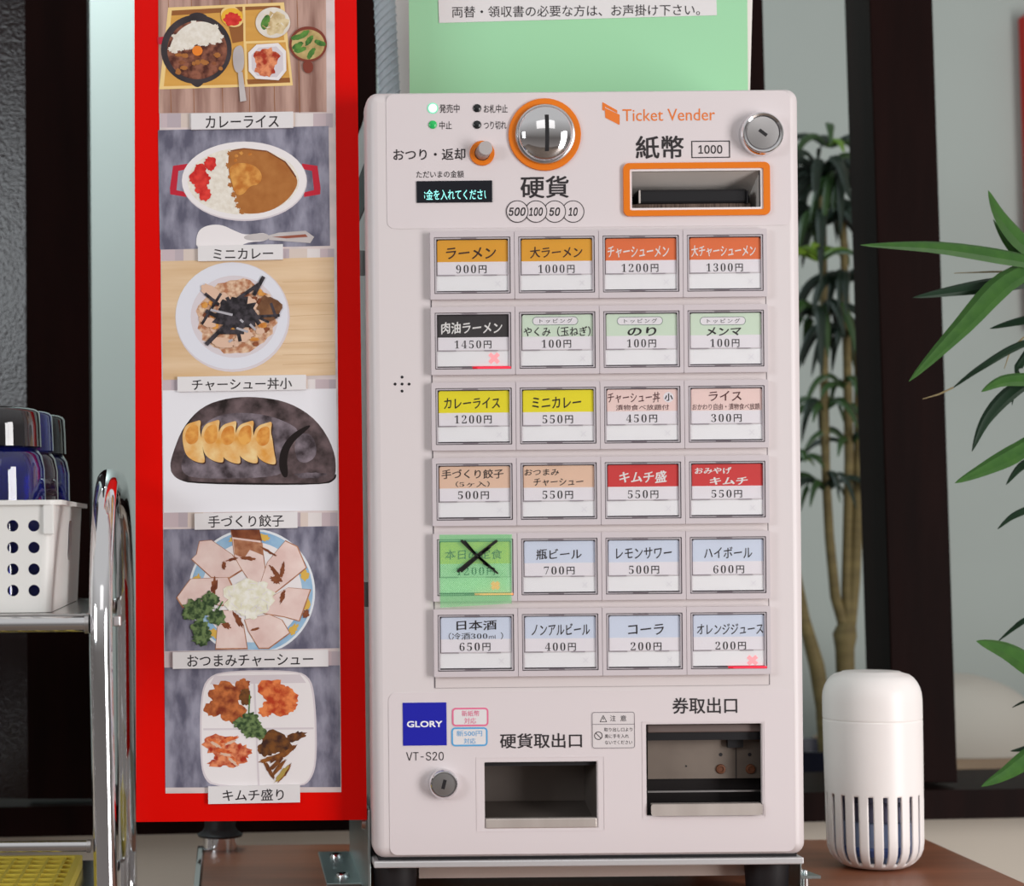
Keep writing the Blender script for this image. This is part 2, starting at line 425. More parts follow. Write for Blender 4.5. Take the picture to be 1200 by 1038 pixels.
# ---- signal lamps
def lamp(px, py, r, m, rim=None):
    x, z = XZ(px, py); mb = MB(); mb.lathe([(r/S, -0.0006), (r/S, -0.0010), (r*0.8/S, -0.0016), (0, -0.0019)], (x, 0, z), m, 'Y', 24)
    if rim: ring(mb, x, z, (r+1.6)/S, r*0.95/S, -0.0007, rim)
    return mb.build('signal_lamp', machine)
lamp(507, 127, 4.9, mat('lit lamp', (225, 255, 240), 0.3, emit=1.0), mat('lamp halo', (140, 232, 190), 0.4, emit=0.15))['label'] = 'lit white-green lamp'
lamp(507, 146.3, 4.8, mat('green lamp', (40, 178, 92), 0.25, emit=0.15))['label'] = 'green lamp'
lamp(559, 127, 4.8, mat('dark lamp', (34, 36, 38), 0.2)); lamp(559, 146.3, 4.8, MATS['dark lamp'])
# ---- display
mb = MB(); mb.box((R(488, 212, 577, 237.5)[0], -0.0014, R(488, 212, 577, 237.5)[1]), (R(488, 212, 577, 237.5)[2], 0.0, R(488, 212, 577, 237.5)[3]), mat('display glass', (27, 29, 36), 0.12), 0.0004)
dsp = mb.build('display', machine)
mb = MB(); text(mb, 'お金を入れてください', (491.5, 221.8, 574.5, 234), -0.0016, mat('lit display ink', (140, 228, 222), 0.4, emit=0.75), 0.008, clip=(XZ(497, 228)[0], XZ(569, 228)[0]))
mb.build('lettering', dsp)
# ---- coin slot
x, z = XZ(638, 158)
mb = MB(); mb.lathe([(35/S, -0.0004), (35/S, -0.0022), (42.0/S, -0.0022), (42.5/S, -0.0016), (42.5/S, -0.0004)], (x, 0, z), orange, 'Y', 48); cs = mb.build('coin_slot', machine)
mb = MB(); mb.lathe([(35/S, -0.0005), (35.2/S, -0.004), (34.4/S, -0.0048), (33.2/S, -0.005), (32.0/S, -0.0042)], (x, 0, z), satin, 'Y', 48)
prof = [(32.3/S*math.cos(t*PI/2/10), -0.0040-0.0088*math.sin(t*PI/2/10)) for t in range(11)]
mb.lathe(prof, (x, 0, z), chrome, 'Y', 48); mb.build('chrome_dome', cs)
mb = MB(); r = R(636, 137.5, 640.6, 180)
n = 14; vs = []
for i in range(n+1):
    zz = r[1]+(r[3]-r[1])*i/n
    for xx in (r[0], r[2]):
        q = min(1, math.hypot(xx-x, zz-z)/(32.3/S)); vs.append((xx, -0.0040-0.0088*math.sqrt(max(0, 1-q*q))-0.0003, zz))
mb.add(vs, [(2*i, 2*i+1, 2*i+3, 2*i+2) for i in range(n)], dark); mb.build('slit', cs)
mb = MB()
for i, (cx, t, wd) in enumerate(((606, '500', 20), (628, '100', 16.5), (650, '50', 12.8), (671.5, '10', 11))):
    y = e3+0.0003-0.00012*(4-i); xx, zz = XZ(cx, 248)
    mb.poly(circle(xx, zz, 13.1/S, 36), y, paint2); ring(mb, xx, zz, 13.1/S, 12.1/S, y-0.00003, ink)
    text(mb, t, (cx-wd/2, 243, cx+wd/2, 253), y-0.00005, ink, 0.022, shear=0.2)
mb.build('coin_marks', machine)
# ---- coin return lever
x, z = XZ(564.8, 179.8)
mb = MB(); mb.lathe([(9/S, -0.0004), (9/S, -0.002), (14.2/S, -0.002), (14.6/S, -0.0014), (14.6/S, -0.0004)], (x, 0, z), orange, 'Y', 36); cl = mb.build('return_lever', machine)
mb = MB(); mb.lathe([(8.9/S, -0.0006), (8.9/S, -0.0012), (0, -0.0012)], (x, 0, z), mat('lever bore', (150, 84, 40), 0.4), 'Y', 28); mb.build('bore', cl)
mb = MB(); lv = mat('lever metal', (186, 180, 178), 0.5, 0.85); mb.tube([(x, -0.001, z), (x+0.0014, -0.011, z+0.0022)], 0.0056, lv, 20); mb.tube([(x+0.0014, -0.0111, z+0.0022), (x+0.00145, -0.0118, z+0.0022)], 0.0053, lv, 20); mb.build('lever', cl)['label'] = 'satin metal lever peg'
# ---- maker's orange mark and words
def zb(pts): return [XZ(680+a/4.286, 90+b/4.286) for a, b in pts]
mb = MB()
mb.poly(zb([(110, 127), (185, 169), (186, 184), (124, 151), (119, 172), (110, 167)]), e2, orange_ink)
mb.poly(zb([(122, 156), (197, 191), (197, 243), (125, 206)]), e2-0.00002, orange_ink)
text(mb, 'Ticket Vender', (729.5, 127.5, 838, 141.5), e2, orange_ink, 0.0); mb.build('maker_mark', machine)
# ---- 1000 box
mb = MB(); outline(mb, *R(810, 165, 855.3, 185.2), 0.0001, 1.2/S, e2, ink); text(mb, '1000', (818.5, 170, 846.5, 180), e2, ink, 0.012); mb.build('value_mark', machine)
# ---- bill slot
mb = MB(); mb.plate(rrect(*R(730, 191, 901.5, 253), 0.0045), [rrect(*R(737.3, 198, 893.8, 246.3), 0.0012)], -0.0028, 0.0, orange, back=False)
bs = mb.build('bill_slot', machine)
mb = MB(); mb.plate(rrect(*R(737.3, 198, 893.8, 246.3), 0.001), [rrect(*R(740, 200.5, 890.8, 243.5), 0.0006)], -0.0016, 0.0, mat('white rim', (236, 230, 230), 0.35), back=False); mb.build('rim', bs)
bx0, bz0, bx1, bz1 = R(740, 200.5, 891, 243.5)
throat = mat('slot throat', (214, 206, 200), 0.45)
mb = MB()
mb.add([(bx0, 0.001, bz1), (bx1, 0.001, bz1), (bx1, 0.034, bz0+0.0145), (bx0, 0.034, bz0+0.0145)], [(0, 1, 2, 3)], throat)
mb.add([(bx0, 0.001, bz0), (bx1, 0.001, bz0), (bx1, 0.034, bz0+0.0005), (bx0, 0.034, bz0+0.0005)], [(3, 2, 1, 0)], dark)
mb.add([(bx0, 0.001, bz0), (bx0, 0.034, bz0), (bx0, 0.034, bz1), (bx0, 0.001, bz1)], [(0, 1, 2, 3)], dark)
mb.add([(bx1, 0.001, bz0), (bx1, 0.034, bz0), (bx1, 0.034, bz1), (bx1, 0.001, bz1)], [(3, 2, 1, 0)], throat)
mb.add([(bx0, 0.034, bz0), (bx1, 0.034, bz0), (bx1, 0.034, bz1), (bx0, 0.034, bz1)], [(0, 1, 2, 3)], dark); mb.build('throat', bs)
mb = MB(); r = R(750, 219, 880, 236); mb.box((r[0], 0.010, r[1]), (r[2], 0.026, r[3]), black_plastic, 0.002)
for q in (752, 879): rr = R(q-1, 221, q+1, 236); mb.box((rr[0], 0.008, rr[1]), (rr[2], 0.028, rr[3]), throat if q < 800 else black_plastic)
mb.build('roller', bs)
brush = mat('brush bristles', (128, 108, 96), 0.9, noise=(900, (78, 62, 54), 3, 0.15, (1, 1, 0.06)))
mb = MB(); r = R(744, 236, 884, 244); mb.box((r[0], 0.012, r[1]), (r[2], 0.018, r[3]), brush); mb.build('brush', bs)
# ---- upper key lock
def lock(px, py, ro, ri, depth, slit, ang):
    x, z = XZ(px, py); mb = MB()
    mb.lathe([(ro/S, -0.0004), (ro/S, -depth*0.6), ((ro-1.5)/S, -depth*0.9), ((ro-3)/S, -depth), ((ri+0.8)/S, -depth*0.92), (ri/S, -depth*0.75)], (x, 0, z), chrome, 'Y', 44)
    o = mb.build('key_lock', machine)
    mb = MB(); mb.lathe([(ri/S, -depth*0.6), ((ri-0.6)/S, -depth*0.86), (ri*0.5/S, -depth*0.9), (0, -depth*0.91)], (x, 0, z), satin, 'Y', 40); mb.build('cylinder', o)
    mb = MB(); a, b = slit; c, s_ = math.cos(ang), math.sin(ang)
    pts = [(x+(u*c-v*s_)/S, z+(u*s_+v*c)/S) for u, v in ((-a, -b), (a, -b), (a, b), (-a, b))]
    mb.plate(pts, [], -depth*0.93, -depth*0.86, dark); mb.build('keyhole', o)
lock(890.6, 158, 25.5, 19.3, 0.010, (5.5, 1.9), -0.65)
lock(519, 917.5, 17.5, 13.8, 0.009, (2.0, 5.5), -0.25)
# ---- speaker holes
mb = MB()
for dx, dy in ((0, 0), (8.2, 0), (-8.2, 0), (0, 8.2), (0, -8.2)):
    x, z = XZ(471.2+dx, 450+dy); mb.poly(circle(x, z, 1.7/S, 16), -0.0002, dark)
mb.build('speaker_holes', machine)
# ---- maker's blue square, stickers
mb = MB(); mb.plate(rrect(*R(472, 823, 523.2, 873.3), 0.0002), [], e2-0.0002, e1, mat('blue plate', (30, 32, 168), 0.35), back=False)
text(mb, 'GLORY', (476.8, 844.6, 518.4, 852), e2-0.0003, mat('white ink', (240, 240, 245), 0.5), 0.03); mb.build('maker_plate', machine)
def sticker(box, col, lines):
    m = mat('sticker ink %d %d %d' % col, col, 0.5); mb = MB(); mb.plate(rrect(*R(*box), 0.003), [], e2-0.0001, e1, paper, back=False)
    outline(mb, *R(*box), 0.003, 2.0/S, e2-0.00015, m)
    for t, b in lines: text(mb, t, b, e2-0.0002, m, 0.004)
    mb.build('sticker', machine)
sticker((529.5, 829, 572.3, 850.8), (228, 112, 148), (('新紙幣', (541, 832.4, 561.8, 839.2)), ('対応', (544, 841, 558, 847.8))))
sticker((528.8, 852, 571.3, 874.2), (86, 166, 218), (('新500円', (535, 855.8, 565, 862.6)), ('対応', (543.5, 864.8, 557.5, 871.4))))
grey_ink = mat('grey ink', (128, 120, 124), 0.5)
mb = MB(); mb.plate(rrect(*R(693, 833.5, 744, 877), 0.0022), [], e2-0.0001, e1, mat('caution paper', (219, 211, 211), 0.5), back=False)
y = e2-0.0002; outline(mb, *R(693.5, 834, 743.7, 876.5), 0.002, 0.8/S, y, grey_ink)
line(mb, XZ(694, 848.6), XZ(743.5, 848.3), 0.7/S, y, grey_ink)
for t, b in (('注', (715, 838, 721.6, 845)), ('意', (727, 838, 734, 845)), ('取り出し口より', (708, 852.4, 741, 857)), ('奥に手を入れ', (708.6, 860, 737, 864.8)), ('ないでください', (709, 867.5, 741, 872))): text(mb, t, b, y, ink, 0.004)
a, b, c = XZ(706.7, 838), XZ(703, 845.6), XZ(710.7, 845.5)
for p, q in ((a, b), (b, c), (c, a)): line(mb, p, q, 0.7/S, y, ink)
line(mb, XZ(706.8, 840.5), XZ(706.8, 843.2), 0.9/S, y, ink)
x, z = XZ(701, 861.8); ring(mb, x, z, 4.9/S, 4.0/S, y, ink); line(mb, XZ(698, 858.8), XZ(704, 864.8), 0.9/S, y, ink)
mb.build('caution_sticker', machine)
# ---- coin outlet
def trough(name, box, dep, m_in, rise=0.0, wide=0.0):
    x0, z0, x1, z1 = R(*box); x1 += wide; mb = MB()
    mb.add([(x0, 0.003, z0), (x1, 0.003, z0), (x1, dep, z0+rise), (x0, dep, z0+rise)], [(0, 1, 2, 3)], m_in)
    mb.add([(x0, 0.003, z1), (x1, 0.003, z1), (x1, dep, z1), (x0, dep, z1)], [(3, 2, 1, 0)], dark)
    mb.add([(x0, 0.003, z0), (x0, dep, z0), (x0, dep, z1), (x0, 0.003, z1)], [(0, 1, 2, 3)], m_in)
    mb.add([(x1, 0.003, z0), (x1, dep, z0), (x1, dep, z1), (x1, 0.003, z1)], [(3, 2, 1, 0)], m_in)
    mb.add([(x0, dep, z0), (x1, dep, z0), (x1, dep, z1), (x0, dep, z1)], [(0, 1, 2, 3)], m_in)
    return mb.build(name, machine), (x0, z0, x1, z1)
o, r = trough('coin_outlet', (568, 892.5, 700.3, 970.3), 0.06, mat('outlet dark steel', (118, 108, 102), 0.45, 0.4, noise=(10, (98, 90, 84), 3, 0.2)), rise=0.0135)
b = R(569, 958.5, 699.5, 970); mb = MB(); mb.box((b[0], -0.001, b[1]), (b[2], 0.006, b[3]), steel, 0.0008); mb.build('lip', o)['label'] = 'brushed steel lip'
b = R(568.5, 893, 700, 898); mb = MB(); mb.box((b[0], 0.006, b[1]), (b[2], 0.012, b[3]), dark); mb.build('upper_bar', o)
o2, r = trough('ticket_outlet', (757.5, 848, 893.3, 955.3), 0.033, mat('outlet black steel', (46, 42, 42), 0.4, 0.6), wide=0.03)
b = R(759, 860, 905, 912, 0.022); mb = MB(); mb.box((b[0], 0.022, b[1]), (b[2], 0.024, b[3]), steel_dark)
x, z = XZ(862.5, 890, 0.022); mb.box((x-0.0003, 0.0217, b[1]), (x+0.0003, 0.0221, b[3]), dark)
for px, py in ((844.5, 884), (878.5, 884), (804, 897.5)):
    x, z = XZ(px, py, 0.022); mb.poly(circle(x, z, (2.2 if px > 820 else 1.1)/S, 14), 0.0218, dark)
mb.build('inner_plate', o2)
copper = mat('brown rivet', (104, 62, 40), 0.5, 0.3)
for px, py in ((844.5, 901), (879.5, 901)):
    x, z = XZ(px, py, 0.022); mb = MB(); mb.lathe([(6/S, 0.022), (5.2/S, 0.0206), (3.4/S, 0.0204), (2.8/S, 0.0212), (0, 0.0212)], (x, 0, z), copper, 'Y', 22); mb.build('rivet', o2)
b = R(853, 864, 871, 876, 0.017); mb = MB(); mb.box((b[0], 0.017, b[1]), (b[2], 0.0218, b[3]), black_plastic); mb.build('sensor', o2)
b = R(758.5, 848, 893, 858, 0.008); b2 = R(758.5, 848, 893, 867, 0.010); mb = MB(); mb.box((b[0], 0.008, b[1]), (b[2], 0.013, b[3]), mat('outlet hood', (112, 98, 94), 0.45, 0.2), 0.001); mb.box((b2[0], 0.010, b2[1]), (b2[2], 0.0125, b2[3]), black_plastic); mb.build('hood', o2)
b = R(759, 926, 897, 928, 0.018); mb = MB(); mb.box((b[0], 0.018, b[1]), (b[2], 0.020, b[3]), satin); mb.build('guide_bar', o2)
b = R(762, 941, 892, 954.6); mb = MB(); mb.plate(rrect(*b, 0.0022), [], -0.004, -0.0026, steel)
mb.box((b[0]+0.001, -0.003, b[3]-0.0012), (b[2]-0.001, 0.004, b[3]), steel); mb.build('lip', o2)['label'] = 'brushed steel lip'
# embossed frames round the outlets
mb = MB()
for bx in ((558, 886.5, 708.5, 973.5), (752.5, 844.5, 896.5, 959)):
    r = R(*bx); mb.plate(rrect(*r, 0.001), [rrect(r[0]+0.0006, r[1]+0.0006, r[2]-0.0006, r[3]-0.0006, 0.0006)], e1-0.0003, e1, paint2, back=False)
mb.build('outlet_surround', machine)
# ---- button field
cx0, cz0 = XZ(503.2, 272.6)
CW, RP, BH = 98.45/S, 88.2/S, 79.3/S
mb = MB()
fx0, fx1 = cx0+2.0/S, cx0+4*CW-1.2/S
mb.box((fx0, -0.0007, cz0-5*RP-92.3/S), (fx1, 0, cz0-1/S), mat('button field', (218, 208, 207), 0.4))
for xx in (fx0-0.0008, fx1):
    mb.box((xx, -0.0004, cz0-5*RP-92.3/S), (xx+0.0008, 0.0, cz0-1/S), mat('groove', (110, 102, 106), 0.6))
mb.box((fx0, -0.0004, cz0-5*RP-92.9/S), (fx1, 0.0, cz0-5*RP-92.3/S), mat('groove soft', (176, 168, 170), 0.6))
mb.build('button_field', machine)
Z = {'A': (490, 265), 'B': (700, 265), 'C': (490, 440), 'D': (700, 440), 'E': (490, 620), 'G': (700, 620)}
def zz(reg, x0, y0, x1, y1): o = Z[reg]; k = 5.4545; return (o[0]+x0/k, o[1]+y0/k, o[0]+x1/k, o[1]+y1/k)
brown_ink = mat('brown ink', (66, 42, 36), 0.5); white_ink = mat('label white ink', (245, 242, 240), 0.5)
amber, orng, dk, grn, yel, pnk, pch, redc, blu = (226, 163, 52), (226, 116, 68), (62, 58, 60), (208, 224, 204), (234, 221, 42), (240, 210, 204), (229, 194, 170), (208, 64, 64), (210, 218, 234)
# title lines: (words, box, bold) ; price box
BT = [
 [('A', amber, [('ラーメン', 178, 135, 498, 210, .02)], ('900円', 243, 248, 437, 302)),
  ('A', amber, [('大ラーメン', 715, 130, 1050, 205, .016)], ('1000円', 768, 246, 1000, 300)),
  ('B', orng, [('チャーシューメン', 65, 125, 458, 200, .018)], ('1200円', 155, 240, 390, 294)),
  ('B', orng, [('大チャーシューメン', 600, 120, 1012, 195, .018)], ('1300円', 697, 237, 930, 290))],
 [('A', dk, [('肉油ラーメン', 147, 610, 538, 690, .024)], ('1450円', 233, 730, 468, 782)),
  ('A', grn, [('やくみ（玉ねぎ）', 675, 640, 1102, 705, .012)], ('100円', 790, 725, 978, 778)),
  ('B', grn, [('のり', 192, 645, 378, 702, .022)], ('100円', 190, 722, 375, 775)),
  ('B', grn, [('メンマ', 697, 645, 920, 700, .022)], ('100円', 722, 720, 908, 773))],
 [('C', yel, [('カレーライス', 165, 140, 523, 212, .016)], ('1200円', 233, 253, 470, 307)),
  ('C', yel, [('ミニカレー', 728, 135, 1042, 210, .016)], ('550円', 795, 252, 990, 306)),
  ('D', pnk, [('チャーシュー丼', 65, 105, 400, 175, .010), ('漬物食べ放題付', 118, 185, 458, 222, .004)], ('450円', 185, 248, 382, 300)),
  ('D', pnk, [('ライス', 712, 98, 922, 162, .014), ('おかわり自由・漬物食べ放題', 608, 178, 1038, 220, .004)], ('300円', 728, 245, 922, 297))],
 [('C', pch, [('手づくり餃子', 150, 598, 545, 660, .010), (serif('（5ヶ入）'), 240, 675, 457, 713, .004)], ('500円', 255, 738, 452, 790)),
  ('C', pch, [('おつまみ', 680, 597, 900, 638, .010), ('チャーシュー', 738, 655, 1055, 705, .010)], ('550円', 795, 735, 990, 788)),
  ('D', redc, [('キムチ盛', 140, 608, 443, 688, .026)], ('550円', 195, 732, 390, 785)),
  ('D', redc, [('おみやげ', 622, 585, 858, 628, .026), ('キムチ', 718, 648, 962, 698, .030)], ('550円', 730, 730, 925, 780))],
 [('E', (238, 214, 116), [('本日の定食', 170, 130, 537, 195, .012)], ('1200円', 245, 243, 490, 295)),
  ('E', blu, [('瓶ビール', 755, 125, 1045, 195, .010)], ('700円', 805, 238, 1000, 290)),
  ('G', blu, [('レモンサワー', 120, 115, 475, 188, .008)], ('500円', 202, 232, 395, 286)),
  ('G', blu, [('ハイボール', 682, 112, 990, 186, .008)], ('600円', 742, 230, 938, 282))],
 [('E', blu, [('日本酒', 245, 582, 502, 646, .014), (serif('（冷酒300ml）'), 195, 660, 543, 705, .0)], ('650円', 265, 725, 462, 778)),
  ('E', blu, [('ノンアルビール', 725, 602, 1098, 678, .012)], ('400円', 812, 725, 1008, 778)),
  ('G', blu, [('コーラ', 197, 605, 425, 675, .014)], ('200円', 213, 722, 410, 775)),
  ('G', blu, [('オレンジジュース', 637, 602, 1060, 672, .010)], ('200円', 755, 718, 950, 770))]]
pills = {(1, 1): ('A', 730, 578, 1022, 632), (1, 2): ('B', 125, 578, 418, 632), (1, 3): ('B', 655, 578, 948, 632)}
lit = {(1, 0): ('A', 447, 806, 523, 882), (5, 3): ('G', 953, 803, 1028, 872), (4, 0): ('E', 462, 330, 525, 390)}
card_white = mat('price paper', (246, 241, 246), 0.6)
faint = mat('unlit cross', (241, 239, 243), 0.6); tab = mat('cap tab', (128, 118, 124), 0.4)
led = mat('lit red cross', (255, 165, 170), 0.5, emit=0.35); led2 = mat('lit red edge', (255, 50, 72), 0.4, emit=0.6)
ledo = mat('lit orange cross', (255, 150, 96), 0.5, emit=0.7)
BT_Y = -0.0055
for r_ in range(6):
    for c_ in range(4):
        reg, col, lines, (pt, *pb) = BT[r_][c_]
        x0 = cx0+c_*CW; z1 = cz0-r_*RP; z0 = z1-BH; x1 = x0+CW-0.5/S
        def q(a, b): return x0+a/S, z1-b/S
        la, lb = q(4.5, 72.8), q(93.6, 6.6)
        mb = MB()
        mb.plate(rrect(x0, z0, x1, z1, 0.0006, 2), [rrect(la[0], la[1], lb[0], lb[1], 0.0004, 2)], BT_Y, 0.0, bezelm, back=False)
        mb.add([(la[0], -0.0009, la[1]), (lb[0], -0.0009, la[1]), (lb[0], -0.0009, lb[1]), (la[0], -0.0009, lb[1])], [(0, 1, 2, 3)], mat('button well', (96, 88, 94), 0.5))
        btn = mb.build('push_button', machine)
        # printed card
        tone = mat('card %d %d %d' % col, tuple(min(252, c*1.06) for c in col) if col != dk else col, 0.6); mb = MB(); ky = -0.0036
        a, b = q(8.4, 50.6), q(90.8, 9.9); sp_ = q(0, 35.4)[1]
        up = [(a[0], sp_), (b[0], sp_), (b[0], b[1]-0.001), (b[0]-0.001, b[1]), (a[0]+0.001, b[1]), (a[0], b[1]-0.001)]
        mb.plate(up, [], ky, -0.0012, tone, back=False)
        mb.plate([(a[0], a[1]), (b[0], a[1]), (b[0], sp_), (a[0], sp_)], [], ky, -0.0012, card_white, back=False)
        tink = white_ink if col in (orng, dk, redc) else (brown_ink if col in (amber, (238, 214, 116)) else ink)
        if r_ == 2 and c_ > 1: tink = mat('maroon ink', (88, 44, 46), 0.5)
        if (r_, c_) == (4, 0): tink = mat('brown print', (112, 58, 36), 0.5)
        for t, *bx, bd in lines:
            text(mb, t, zz(reg, *bx), ky-0.00012, tink, bd, tilt=0.10, Y=ky)
        text(mb, serif(pt), zz(reg, *pb), ky-0.00012, ink, 0.010, space=1.12, tilt=0.0001, Y=ky)
        if (r_, c_) in pills:
            pr = pills[(r_, c_)]; rr = R(*zz(*pr), Y=ky); hh = (rr[3]-rr[1])/2
            mb.poly(rrect(*rr, hh*0.98, 8), ky-0.00006, card_white)
            mb.plate(rrect(*rr, hh*0.98, 8), [rrect(rr[0]+0.0004, rr[1]+0.0004, rr[2]-0.0004, rr[3]-0.0004, hh*0.98-0.0004, 8)], ky-0.0001, None, mat('pill line', (96, 120, 108), 0.5))
            text(mb, 'トッピング', zz(pr[0], pr[1]+46, pr[2]+12, pr[3]-36, pr[4]-13), ky-0.00012, ink, 0.004, space=1.2, tilt=0.1, Y=ky)
        if (r_, c_) == (2, 2):
            b4 = zz('D', 422, 105, 488, 171); rr = R(*b4, Y=ky); mb.poly(circle((rr[0]+rr[2])/2, (rr[1]+rr[3])/2, (rr[2]-rr[0])/2, 28), ky-0.00006, card_white)
            text(mb, '小', zz('D', 430, 114, 482, 162), ky-0.00012, ink, 0.03, Y=ky)
        mb.build('label_card', btn)
        # blank lower card with its cross
        mb = MB(); a, b = q(7.4, 69.2), q(92.6, 51.8)
        mb.plate([(a[0], a[1]), (b[0], a[1]), (b[0], b[1]), (a[0], b[1])], [], ky-0.0003, -0.0012, white_card, back=False)
        lt = lit.get((r_, c_)); bx = zz(*lt) if lt else None
        ca, cb = (R(*bx, Y=ky)[:2], R(*bx, Y=ky)[2:]) if lt else (q(74, 66), q(83.5, 56.5))
        lm = (ledo if (r_, c_) == (4, 0) else led) if lt else faint; ww = 4.6/S if lt else 1.0/S
        line(mb, (ca[0]+0.0012, ca[1]+0.0012), (cb[0]-0.0012, cb[1]-0.0012), ww, ky-0.00042, lm); line(mb, (ca[0]+0.0012, cb[1]-0.0012), (cb[0]-0.0012, ca[1]+0.0012), ww, ky-0.00046, lm)
        mb.build('lower_card', btn)
        # clear cap: rim, dividing bar, tabs and pane
        mb = MB(); o_ = rrect(la[0]+0.0005, la[1]+0.0006, lb[0]-0.0007, lb[1]-0.0005, 0.0005, 2); i_ = rrect(la[0]+0.0017, la[1]+0.0014, lb[0]-0.0017, lb[1]-0.0015, 0.0004, 2)
        mb.plate(o_, [i_], BT_Y+0.0004, -0.0012, edge, back=False)
        mb.plate(rrect(la[0]+0.0020, la[1]+0.0016, lb[0]-0.0020, lb[1]-0.0016, 0.0003, 1), [], BT_Y+0.0006, None, pane)
        for s0, s1 in ((36, 54),):
            for yy in (7.6, 70.6): p0, p1 = q(s0, yy+1.5), q(s1, yy); mb.box((p0[0], BT_Y+0.0002, p0[1]), (p1[0], BT_Y+0.0006, p1[1]), tab)
        p0, p1 = q(8, 51.6), q(92, 50.2); mb.box((p0[0], -0.0040, p0[1]), (p1[0], -0.0036, p1[1]), mat('cap bar', (222, 214, 218), 0.3))
        for s0, s1 in ((9, 29), (62, 78)): p0, p1 = q(s0, 51.9), q(s1, 50.6); mb.box((p0[0], -0.0046, p0[1]), (p1[0], -0.0043, p1[1]), mat('cap bar nick', (168, 160, 166), 0.4))
        if lt:
            p0, p1 = q(48, 72.2), q(93, 70.0); mb.box((p0[0], BT_Y+0.0002, p0[1]), (p1[0], BT_Y+0.0012, p1[1]), ledo if (r_, c_) == (4, 0) else led2)
        mb.build('clear_cover', btn)
# ---- base plate, feet, brackets
r = R(438.5, 1007.5, 943, 1015.5)
mb = MB(); mb.box((r[0], 0.002, r[1]), (r[2], 0.26, r[3]), mat('base aluminium', (214, 214, 215), 0.35, 0.4), 0.001)
mb.box((r[0]+0.004, 0.008, r[3]), (r[2]-0.004, 0.25, mz0+0.005), dark); mb.build('base_plate', machine)
r = R(493, 1016, 885, 1031, 0.03); mb = MB(); mb.box((r[0], 0.045, r[1]), (r[2], 0.22, r[3]+0.0003), mat('under tray', (206, 190, 180), 0.5)); mb.build('under_tray', machine)
zb_ = R(438.5, 1007.5, 944, 1015.5)[1]
for px in (466.5, 911):
    for yy in (0.032, 0.225):
        x = XZ(px, 1016)[0]; mb = MB(); hgt = zb_-zt
        mb.lathe([(0.0150, 0), (0.0160, 0.002), (0.0178, hgt)], (x, yy, zt), rubber, n=28); mb.build('foot', machine)
mb = MB(); xp = mx0-0.0016
mb.box((xp-0.001, 0.025, zt+0.0003), (xp+0.001, 0.285, XZ(428, 955)[1]), zinc, 0.0004)
mb.box((xp-0.030, 0.115, zt+0.0003), (xp, 0.285, zt+0.0026), zinc, 0.0004)
br = mb.build('mounting_bracket', machine)
for yy in (0.145, 0.25):
    mb = MB(); mb.lathe([(0.0060, 0), (0.0060, 0.0012), (0.0050, 0.0035), (0.0018, 0.0042), (0, 0.0036)], (xp-0.015, yy, zt+0.0026), chrome, n=16); mb.build('bolt', br)
mb = MB(); mb.lathe([(0.006, 0), (0.0055, -0.003), (0, -0.0035)], (xp-0.001, 0.06, XZ(428, 976)[1]), satin, 'X', 14); mb.build('bolt', br)
mb = MB(); f = R(938.5, 1026, 962, 1029.5, 0.02); xp = f[0]
mb.box((xp-0.0006, 0.02, zt+0.0003), (xp+0.0006, 0.09, zb_-0.0004), zinc, 0.0003)
mb.add([(xp, 0.02, f[1]), (f[2], 0.02, f[1]), (xp+0.003, 0.09, f[1]), (xp, 0.09, f[1]), (xp, 0.02, f[3]), (f[2], 0.02, f[3]), (xp+0.003, 0.09, f[3]), (xp, 0.09, f[3])],
       [(0, 3, 2, 1), (4, 5, 6, 7), (0, 1, 5, 4), (1, 2, 6, 5), (2, 3, 7, 6)], zinc)
br = mb.build('mounting_bracket', machine)
for xx, yy, z0_ in ((xp+0.004, 0.032, f[3]), (xp+0.0062, 0.03, f[3]), (xp+0.0028, 0.055, f[3])):
    mb = MB(); mb.lathe([(0.0022, 0), (0.0022, 0.0014), (0.0014, 0.003), (0, 0.0032)], (xx, yy, z0_), chrome, n=14); mb.build('bolt', br)
mb = MB(); mb.lathe([(0.0032, 0), (0.0032, f[1]-zt-0.0004), (0, f[1]-zt-0.0003)], (xp+0.0055, 0.028, zt+0.0003), satin, n=14); mb.build('stud', br)

